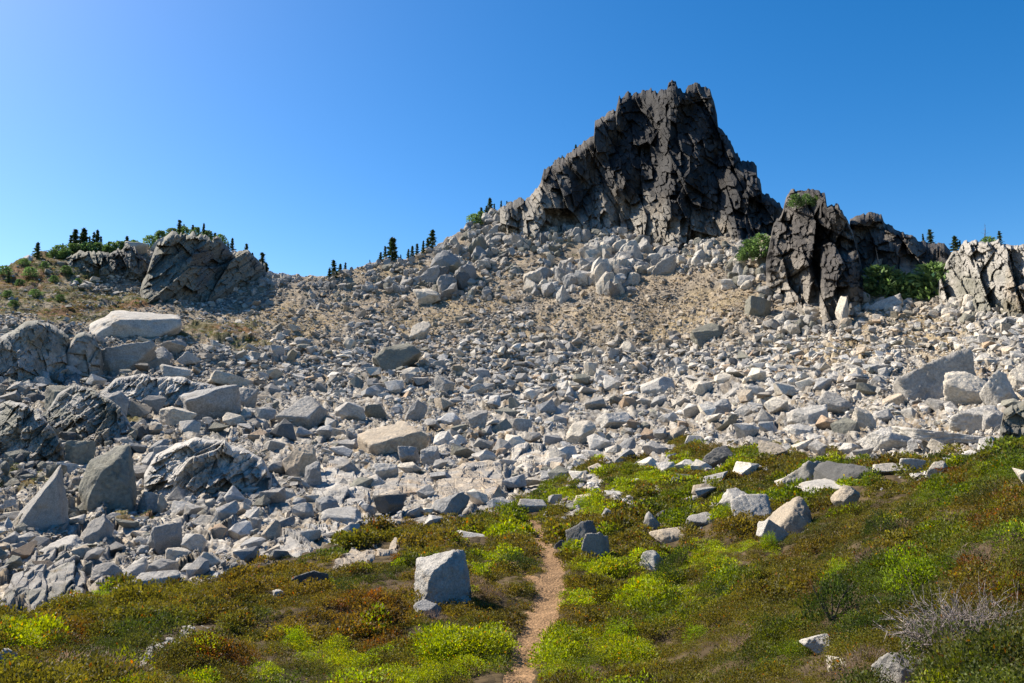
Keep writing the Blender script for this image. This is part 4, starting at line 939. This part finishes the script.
br = np.clip(smooth(.12, .55, blob(hx, hy, BRIGHT) + .35 * n2 + .12 * n1), 0, 1)
br = np.maximum(br, .6 * smooth(.4, .65, n1 + .35 * n2) * smooth(540, 600, hx) * smooth(860, 760, hx))
dead = smooth(.15, .5, blob(hx, hy, DEADP) + .3 * n2); red = smooth(.05, .6, blob(hx, hy, REDP) + .3 * n3)
olive = np.array([.13, .115, .022]); dk = np.array([.035, .058, .012]); rust = np.array([.145, .092, .026]); grn = np.array([.110, .150, .018]); bright = np.array([.22, .28, .015]); yel = np.array([.26, .23, .02]); twig = np.array([.25, .18, .13])
C = olive + (dk - olive) * (smooth(.05, .5, n1) * .8)[:, None]
C = C + (rust - C) * (smooth(.0, .5, n3 + .3 * n2) * .45)[:, None]
C = C + (grn - C) * (smooth(.1, .5, -n3 + .3 * n2) * .85 * smooth(200, 560, hx))[:, None]
C = C + (np.array([.17, .058, .022]) - C) * (red * (.25 + .45 * (g.random(nh) < .3)))[:, None]
isb = g.random(nh) < br
C[isb] = (bright + (yel - bright) * (g.random(isb.sum()) * .55)[:, None])
C = C * (1 + g.normal(0, .2, nh))[:, None]
isd = (g.random(nh) < dead * .3) & ~isb
size = g.uniform(.09, .24, nh) * (1 + .6 * n2) * np.where(isb, 1.05, 1.0) * np.where(hr > 24, 1.3, 1)
mnd = fbm(wx / .55, wy / .55, seed=109, octs=2)
pos = np.stack([wx, wy, wz - .04 + (.08 * smooth(-.1, .5, n2) + .04 * smooth(0, .5, mnd)) * smooth(1.3, 3.5, path_near(wx, wy))], -1)
size = np.maximum(size * (1 + .45 * mnd), .085)
def leaf_cols(Cc, nleaf4):                              # every leaf its own shade
    gg = np.random.default_rng(3); n = len(Cc) // 4
    j = np.exp(gg.normal(0, .28, (n, 1))); hue = gg.random((n, 1)) < .022
    k = np.where(hue, np.array([[2.2, .85, .8]]), 1.0) * j
    return Cc * np.repeat(k, 4, 0)
def tufts(name, sel, label, seed, cat):
    parts = []; off = 0
    for L, a, b in ((0, 0, 8.5), (1, 8.5, 13), (2, 13, 20), (3, 20, 999)):
        i = np.nonzero(sel & (hr >= a) & (hr < b))[0]
        if not len(i): continue
        gg = np.random.default_rng(seed + L); s = size[i]
        V, Fc, Cc = scatter(LOD[L], pos[i], s, s, s * gg.uniform(.7, 1.25, len(i)), gg.uniform(0, 6.28, len(i)), gg.normal(0, .15, len(i)), C[i], 0, seed + L)
        parts.append((V, Fc + off, leaf_cols(Cc, 4))); off += len(V)
    V, Fc, Cc = [np.concatenate([p[q] for p in parts]) for q in range(3)]
    print(name, sel.sum(), len(Fc))
    return link(name, make_mesh(name, V, Fc, Cc, False, M_LEAF), kind='stuff', label=label, category=cat)
tufts('heather', ~isb & ~isd, 'olive, rusty and dark green heather covering the slope', 31, 'heather')
tufts('bilberry', isb, 'bright yellow-green low shrubs in patches among the heather', 41, 'low shrubs')
i = np.nonzero(isd)[0]; gg = np.random.default_rng(9)
V, Fc, Cc = scatter(TWIG, pos[i], size[i] * 1.1, size[i] * 1.1, size[i], gg.uniform(0, 6.28, len(i)), gg.normal(0, .2, len(i)), np.repeat(twig[None], len(i), 0) * gg.uniform(.6, 1.15, (len(i), 1)), .15, 9)
link('dry_twigs', make_mesh('dry_twigs', V, Fc, Cc, False, M_LEAF), kind='stuff', label='pale dry leafless twigs in patches among the heather', category='dry twigs')

# sparse heath and grass on the far slopes
def far_heath():
    g = np.random.default_rng(51); N = 110000
    x = g.uniform(-60, 1090, N); y = g.uniform(208, 540, N)
    ok = (y > sky_row(x) + 1) & (y < heath_row(x) - 4); x, y = x[ok], y[ok]
    nz = fbm(x / 16, y / 7, seed=53, octs=3)
    a = smooth(.1, .45, blob(x, y, HEATH_FAR) + .35 * nz); b = smooth(.1, .5, blob(x, y, GOLD) + .4 * nz) * .2
    c = smooth(.25, .5, nz) * .06 * smooth(500, 400, y)
    keep = g.random(len(x)) < np.maximum(np.maximum(a, b), c)
    x, y, a, b, nz = x[keep], y[keep], a[keep], b[keep], nz[keep]; n = len(x)
    X, Y, Z = ground(x, y); r = np.hypot(X, Y)
    s = g.uniform(1.0, 2.4, n) * r / F
    col_a = np.array([.085, .105, .022]) + (np.array([.16, .075, .025]) - np.array([.085, .08, .022])) * (g.random((n, 1)) < .35)
    col_a = np.where(g.random((n, 1)) < .3, np.array([[.05, .07, .02]]), col_a)
    col_b = np.array([.26, .19, .07]) * np.ones((n, 1)); col_b = np.where(g.random((n, 1)) < .35, np.array([[.12, .115, .035]]), col_b)
    Cx = np.where((a > b)[:, None], col_a, col_b) * (1 + g.normal(0, .15, (n, 1)))
    V, Fc, Cc = scatter(LOD[3], np.stack([X, Y, Z], -1), s, s, s * .55, g.uniform(0, 6.28, n), g.normal(.3, .1, n), Cx, 0, 52)
    link('alpine_grass', make_mesh('alpine_grass', V, Fc, leaf_cols(Cc, 4), False, M_LEAF), kind='stuff', label='brown, gold and green heath on the upper slopes', category='alpine grass')
    print('far heath', n)
far_heath()

# ------------------------------------------------------------------ single shrubs
def stem_mesh(h, w, seed, colr=(.16, .12, .09), n=7, mat=None):
    gg = np.random.default_rng(seed); Vs, Fs = [], []; off = 0
    for q in range(n):
        a = gg.uniform(0, 6.28); tip = np.array([math.cos(a) * w * gg.uniform(.3, .9), math.sin(a) * w * gg.uniform(.3, .9), h * gg.uniform(.6, .95)])
        r0 = .035 * max(h, w * .6)
        ring = []
        for k_, (f, rr) in enumerate(((0, 1), (.5, .6), (1, .15))):
            c = tip * f + np.array([0, 0, -.05 * h]) * (f == 0) + gg.normal(0, .04 * h, 3) * (f == .5)
            for z in range(5): ring.append(c + r0 * rr * np.array([math.cos(z * 1.2566), math.sin(z * 1.2566), 0]))
        Vs += ring
        for k_ in range(2):
            for z in range(5): Fs.append((off + k_*5 + z, off + k_*5 + (z+1) % 5, off + k_*5 + 5 + (z+1) % 5, off + k_*5 + 5 + z))
        off += 15
    V = np.array(Vs); return make_mesh('stem', V, np.array(Fs), np.tile(np.array(colr), (len(V), 1)), True, mat or M_BARK)
def shrub(x, y, wpx, hpx, colr, label, seed, n=2400, group=None, name='shrub', leaf=.06, lw=.024):
    X, Y, Z = [float(q) for q in ground(x, y)]; r = math.hypot(X, Y)
    w, h = wpx * r / F / 2, hpx * r / F
    t = thing(name, label, 'shrub', (X, Y, Z - .03), group)
    TV, TF = tuft_template(seed, n, leaf, lw, 1.0, .5)
    gg = np.random.default_rng(seed); lobe = 1 + .28 * vnoise(TV[:, 0] * 1.8 + seed, TV[:, 1] * 1.8, TV[:, 2] * 1.8, seed)
    V = TV * lobe[:, None] * np.array([w, w * .9, h * .92])
    c = np.array(colr) * np.repeat(np.exp(gg.normal(0, .3, (n, 1))), 4, 0)
    link('foliage', make_mesh('foliage', V, TF, c, False, M_LEAF), (0, 0, 0), t)
    link('stem', stem_mesh(h * .9, w * .8, seed), (0, 0, 0), t)
    return t
GB, GD = (.20, .27, .016), (.042, .062, .014)
for q, (x, y, w, h, c, lab) in enumerate([
    (915,592,52,34,GB,"rounded bright green shrub in heather at right, above the dark green one"),
    (832,622,58,44,GD,"dense dark green rounded shrub at lower right"),
    (840,580,34,24,GB,"bright green shrub with red-tinged leaves above the dense dark shrub"),
    (780,640,46,26,GD,"low dark green shrub left of the dense dark shrub"),
    (770,548,18,16,GB,"small bright green shrub below the white slab and cream bedrock bulge"),
    (890,622,56,34,(.05,.07,.016),"loose dark green shrub under the rounded bright green one"),
    (412,600+2,1,1,GD,None),
    (104,602,30,13,GB,"bright green cushion shrub at the heather edge, lower left"),
    (63,606,18,9,(.08,.12,.02),"tiny green cushion shrub under the bedrock hump at lower left"),
    (293,642,30,20,GB,"bright green shrub in heather below the dark heather rock"),
    (203,654,28,18,GB,"bright green shrub below the long thin rock rib"),
    (200,684,36,18,GB,"bright green shrub at the bottom edge, lower left"),
    (455,560-14,26,10,GD,None),
    (462,590,1,1,GD,None),
    (516,575-2,40,20,GD,"dark heather shrub at the left bank of the trail bend"),
    (654,552,1,1,GD,None),
    (678,562,34,20,GD,"dark rounded shrub right of the lone white wedge boulder"),
    (672,586,40,20,GD,"dark low shrub below the lone white wedge boulder"),
    (728,518,20,12,(.16,.22,.02),"green shrub under the pale bumpy boulder"),
    (1012,604,44,34,(.16,.15,.02),"yellow-green bushy shrub at the right edge beside the dead bush"),
    (990,500,40,22,(.06,.065,.016),"dark shrub near the top of the right heather slope"),
    (872,640,50,30,GD,"dark green cushion shrub between the pale flat rock and the dead bush"),
    (735,600,44,24,GD,"broad dark green shrub on the right bank, left of the dense dark shrub"),
    (700,632,34,18,GB,"lime green shrub low on the right bank, below the broad dark one"),
    (945,540,36,22,(.10,.11,.018),"olive shrub high on the right heather slope"),
    (880,530,30,18,GD,"small dark shrub on the right slope above the bright green ones"),
    (975,578,40,22,(.17,.07,.02),"rust-red low shrub on the right slope above the dead bush"),
    (620,640,40,20,GB,"lime green shrub right of the lower trail"),
    (380,655,40,18,GB,"lime green shrub at the bottom, left of the lower trail"),
    (345,600,34,14,GD,"dark heather cushion left of the lone boulder"),
    (60,650,40,16,GD,"dark heather cushion low at the left corner"),
    (580,512,16,10,GB,"little bright shrub behind the boulder pair")]):
    if lab: shrub(x, y, w, h, c, lab, 700 + q)

# the dead bush at the lower right
def dead_bush():
    X, Y, Z = [float(q) for q in ground(968, 655)]; r = math.hypot(X, Y); gg = np.random.default_rng(4)
    t = thing('dead_bush', 'tangle of pale grey bare twigs, dead bush at lower right', 'bush', (X, Y, Z))
    Vs, Fs, Cs = [], [], []; off = 0
    def seg(a, b, ra, rb, c):
        nonlocal off
        d = b - a; u = np.cross(d, [.3, .5, .8]); u /= np.linalg.norm(u) + 1e-9; v = np.cross(d, u); v /= np.linalg.norm(v) + 1e-9
        for p, rr in ((a, ra), (b, rb)):
            for z in range(4): Vs.append(p + rr * (u * math.cos(z * 1.5708) + v * math.sin(z * 1.5708))); Cs.append(c)
        for z in range(4): Fs.append((off + z, off + (z + 1) % 4, off + 4 + (z + 1) % 4, off + 4 + z))
        off += 8
    sc = r / F
    for q in range(420):
        a = np.array([gg.normal(.05, .16), gg.normal(0, .12), 0]); ang = gg.normal(2.4, .8)
        d = np.array([math.cos(ang) * .9, gg.normal(-.25, .45), abs(math.sin(ang)) * .55 + gg.uniform(.05, .5)]); d /= np.linalg.norm(d)
        ln = gg.uniform(.18, .42); c = np.array([.44, .37, .33]) * gg.uniform(.55, 1.1); rad = gg.uniform(.0022, .0048)
        for k_ in range(3):
            b = a + d * ln / 3; seg(a, b, rad * (1 - k_ * .25), rad * (.75 - k_ * .25), c)
            for z in range(2):
                e = d + gg.normal(0, .6, 3); e /= np.linalg.norm(e); b2 = b + e * ln * gg.uniform(.15, .4); seg(b, b2, rad * .55, rad * .25, c)
            a = b; d = d + gg.normal(0, .22, 3) + np.array([0, 0, -.08]); d /= np.linalg.norm(d)
    link('twigs', make_mesh('twigs', np.array(Vs), np.array(Fs), np.array(Cs), True, M_BARK), (0, 0, 0), t)
dead_bush()

# ------------------------------------------------------------------ conifers on the skyline
def crown_mesh(seed, n, width, bushy=0):
    gg = np.random.default_rng(seed); Vs = []; Cs = []
    for q in range(n):
        u = gg.uniform(.06 if not bushy else .02, 1) ; z = u
        prof = (1 - u) ** .75 * (.62 + .38 * math.sin(u * 34 + seed)) if not bushy else math.sqrt(max(0, 1 - (u * .95) ** 2)) * .95
        a = gg.uniform(0, 6.283); rad = width * prof * gg.uniform(.25, 1.05) + .01
        rad *= 1 + .35 * float(vnoise(np.array([math.cos(a) * 1.3 + seed]), np.array([math.sin(a) * 1.3]), np.array([u * 5.0]), seed)[0])
        c = np.array([math.cos(a) * rad, math.sin(a) * rad, z])
        ax = np.array([math.cos(a), math.sin(a), gg.uniform(-.5, .1) if not bushy else gg.uniform(-.1, .9)]) + gg.normal(0, .3, 3); ax /= np.linalg.norm(ax)
        sd = np.cross(ax, gg.normal(0, 1, 3)); sd /= np.linalg.norm(sd)
        l = gg.uniform(.05, .11) * (1.0 if not bushy else 1.2); w = l * .38
        Vs += [c - ax * l, c + sd * w, c + ax * l, c - sd * w]
        k_ = math.exp(gg.normal(0, .3)); Cs += [np.array([.048, .074, .026]) * k_ * (1 if not bushy else bushy)] * 4
    return make_mesh('crown', np.array(Vs), np.arange(4 * n).reshape(n, 4), np.array(Cs), False, M_NEEDLE)
def trunk_mesh(seed, h=1.0, r=.022, bend=.02, limbs=0):
    gg = np.random.default_rng(seed); Vs, Fs = [], []
    def tube(pts, rads):
        off = len(Vs)
        for p, rr in zip(pts, rads):
            for z in range(6): Vs.append((p[0] + rr * math.cos(z * 1.0472), p[1] + rr * math.sin(z * 1.0472), p[2]))
        for k_ in range(len(pts) - 1):
            for z in range(6): Fs.append((off + k_*6 + z, off + k_*6 + (z+1) % 6, off + k_*6 + 6 + (z+1) % 6, off + k_*6 + 6 + z))
    sp = [(gg.normal(0, bend) * f, gg.normal(0, bend) * f, h * f - .06 * (f == 0)) for f in (0, .33, .66, 1)]
    tube(sp, [r, r * .8, r * .5, r * .15])
    for q in range(limbs):
        f = gg.uniform(.3, .95); a = gg.uniform(0, 6.28); L = (1.1 - f) * .28
        b = (0, 0, h * f); e = (math.cos(a) * L, math.sin(a) * L, h * f + gg.uniform(-.02, .1)); tube([b, e], [r * .35, r * .12])
    V = np.array(Vs); return make_mesh('trunk', V, np.array(Fs), np.tile(np.array([.20, .16, .13]), (len(V), 1)), True, M_BARK)
CR = [crown_mesh(11, 360, .21), crown_mesh(12, 300, .27), crown_mesh(13, 420, .33), crown_mesh(14, 240, .18)]
BU = [crown_mesh(21, 760, .62, 2.3), crown_mesh(22, 760, .75, 3.2), crown_mesh(23, 760, .55, 2.7)]
TK = [trunk_mesh(1), trunk_mesh(2)]; SNAG = [trunk_mesh(5, 1, .03, .03, 9), trunk_mesh(6, 1, .028, .03, 7)]
BST = [trunk_mesh(7, .6, .03, .08, 5)]
ORDN = ['first', 'second', 'third', 'fourth', 'fifth', 'sixth', 'seventh', 'eighth', 'ninth', 'tenth', 'eleventh', 'twelfth', 'thirteenth', 'fourteenth']
def plant_at(x, y, hpx, kind, q, label, cat, group, name, r_fix=None, wx=1.0):
    if r_fix is None: X, Y, Z = [float(v) for v in ground(x, y)]
    else:
        ex, ey, tz = [float(v) for v in ray(x, y)]; X, Y, Z = ex * r_fix, ey * r_fix, CAMZ + tz * r_fix
    r = math.hypot(X, Y); h = hpx * r / F
    t = thing(name, label, cat, (X, Y, Z - .05 * h), group); 
    v1, v2 = math.sin(x * 12.9 + y * 7.3), math.sin(x * 4.7 - y * 9.1)
    if kind == 'tree': h *= 1 + .22 * v1; wx *= 1 + .35 * v2
    t.scale = (h * wx, h * wx, h); t.rotation_euler = (.05 * v2, .06 * v1, q * 2.4)
    if kind == 'snag': link('trunk', SNAG[q % 2], (0, 0, 0), t)
    elif kind == 'bush': link('crown', BU[q % 3], (0, 0, 0), t); link('trunk', BST[0], (0, 0, 0), t)
    else: link('crown', CR[q % 4], (0, 0, 0), t); link('trunk', TK[q % 2], (0, 0, 0), t)
def row(L, phrase, group, name='conifer_tree', cat='conifer', kind='tree', r_fix=None, wx=1.0):
    for q, (x, y, h) in enumerate(L):
        lab = phrase.replace('#', ORDN[q])
        plant_at(x, y, h, kind, q + len(phrase), lab, cat, group, name, r_fix, wx)
row([(329,281,12),(334,280,18),(340,277,12),(345,274,12)], 'dark conifer, # of the little skyline saddle group from the left', 'conifers at the saddle')
row([(370,266,8),(380,263,13),(385,262,18),(391,262,21),(395,261,19),(401,262,9),(408,259,11),(412,258,16),(417,256,14),(423,254,15),(428,252,13),(432,250,18)], 'dark conifer, # from the left on the ridge above the cliff band', 'conifers on the ridge')
row([(482,217,15),(486,215,13),(490,213,16),(494,211,10),(501,210,14),(507,208,10)], 'slim conifer, # from the left below the peak\'s left shoulder', 'conifers by the peak')
row([(259,275,14),(263,273,19),(267,275,17),(246,260,14),(252,261,12)], 'dark conifer, # planted in the clump right of the jagged left crag', 'conifers by the left crag')
row([(62,256,12),(93,249,13),(97,249,16),(101,250,14),(126,248,17),(8,280,14),(36,262,12)], 'dark conifer, # counted along the left knoll skyline', 'conifers on the left knoll')
row([(924,246,14),(931,246,13),(956,252,16),(961,252,14)], 'slim conifer, # from the left on the skyline right of the tower wall', 'conifers right of the tower', r_fix=146)
row([(153,246,9),(158,243,12),(171,240,10),(179,238,15),(183,237,10),(192,237,12),(203,239,15),(207,240,9),(214,243,14),(228,250,9),(232,252,12)], 'stunted dark conifer on the jagged crag, # from the left', 'conifers on the left crag')
row([(56,259,10),(70,255,15),(75,254,17),(80,253,14),(84,253,18),(89,252,13),(108,255,10),(116,252,11)], 'stunted dark conifer in the knoll thicket, # from the left', 'conifers in the left knoll thicket')
row([(562,161,7),(576,151,7),(553,167,5)], 'tiny conifer, # on the left ridge of the peak', 'conifers on the peak', r_fix=196)
row([(74,258,9),(86,257,10),(65,262,9),(108,257,8)], 'wind-shaped dark green bush, # in the thicket on the left knoll', 'bushes on the left knoll', 'conifer_bush', 'bush', 'bush', wx=1.5)
row([(150,248,12),(160,243,11),(172,240,11),(184,238,10),(196,237,10),(208,240,10),(220,246,11)], 'low shrub on the crown of the jagged crag, # from the left', 'shrubs on the left crag', 'conifer_bush', 'bush', 'bush')
row([(474,226,13),(481,222,12)], 'green bush, # on the ridge left of the peak beside slim conifers', 'bushes by the peak', 'conifer_bush', 'bush', 'bush')
row([(54,260,8),(60,258,9),(98,254,9),(104,255,8),(112,254,9),(120,252,10),(128,250,9),(134,248,8)], 'low dark shrub along the rocky knob at left, # of its row', 'shrubs on the rocky knob', 'conifer_bush', 'bush', 'bush', wx=1.3)
row([(8,292,7),(20,284,6),(30,278,8),(44,272,6),(14,300,6),(36,292,7),(54,284,6),(66,276,7),(24,270,6),(78,284,6),(60,300,6),(4,276,8)], 'small green shrub on the heath slope of the left knoll, # counted', 'shrubs on the left heath slope', 'conifer_bush', 'bush', 'bush', wx=1.2)
row([(750,257,18),(761,256,22),(742,260,10)], 'green bush, # in the gap between the peak and the dark tower', 'bushes in the gap', 'conifer_bush', 'bush', 'bush', r_fix=135)
row([(796,206,12),(806,204,10),(818,206,11)], 'olive shrub, # from the left on the summit of the dark tower', 'shrubs on the tower', 'conifer_bush', 'bush', 'bush', r_fix=118)
row([(882,297,30),(897,302,26),(908,306,31),(921,302,22),(936,299,33),(950,300,27),(966,296,15)], 'green mat-forming fir, # from the left below the dark rock wall', 'firs under the rock wall', 'conifer_bush', 'bush', 'bush', r_fix=114, wx=1.1)
plant_at(880,284,36,'snag',0,'bare grey dead trunk leaning among firs below the dark rock wall','dead tree',None,'dead_tree',116)
plant_at(943,284,34,'snag',1,'taller bare grey trunk in front of the rock wall near the cliff','dead tree',None,'dead_tree',116)
plant_at(985,242,17,'snag',0,'bare forked snag standing on top of the right skyline cliff','dead tree',None,'dead_tree',120)
plant_at(989,250,12,'bush',1,'dark low bush at the foot of the forked snag on the cliff','bush',None,'conifer_bush',118)
plant_at(1000,243,10,'tree',1,'short dark conifer at the corner of the right skyline cliff','conifer',None,'conifer_tree',120)

# ------------------------------------------------------------------ light, sky, camera
w = bpy.data.worlds.new('World'); scene.world = w; w.use_nodes = True; nt = w.node_tree
bg = nt.nodes['Background']; sk = nt.nodes.new('ShaderNodeTexSky'); sk.sky_type = 'NISHITA'; sk.sun_disc = False
sk.sun_elevation = R(SUN_EL); sk.sun_rotation = R(-SUN_AZ); sk.altitude = 1900; sk.air_density = 1.0; sk.dust_density = 2.8; sk.ozone_density = 2.2
bg.inputs[1].default_value = .095
hs = nt.nodes.new('ShaderNodeHueSaturation'); hs.inputs['Saturation'].default_value = 1.42
nt.links.new(sk.outputs[0], hs.inputs['Color']); nt.links.new(hs.outputs[0], bg.inputs[0])
sl = bpy.data.lights.new('Sun', 'SUN'); sl.energy = 5.0; sl.angle = R(.5); sl.color = (1, .91, .78)
so = bpy.data.objects.new('Sun', sl); col.objects.link(so)
from mathutils import Vector
S = Vector((-math.sin(R(SUN_AZ)) * math.cos(R(SUN_EL)), math.cos(R(SUN_AZ)) * math.cos(R(SUN_EL)), math.sin(R(SUN_EL))))
so.rotation_euler = S.to_track_quat('Z', 'Y').to_euler(); so.location = S * 60

cam = bpy.data.cameras.new('Camera'); cam.lens = LENS; cam.sensor_width = 36; cam.clip_start = .1; cam.clip_end = 30000
co = bpy.data.objects.new('Camera', cam); col.objects.link(co); co.location = (0, 0, CAMZ); co.rotation_euler = (R(90) + PITCH, 0, 0)
scene.camera = co
scene.view_settings.view_transform = 'Standard'; scene.view_settings.look = 'None'; scene.view_settings.exposure = .93; scene.view_settings.gamma = 1
scene.cycles.max_bounces = 6; scene.cycles.diffuse_bounces = 3; scene.cycles.transmission_bounces = 3
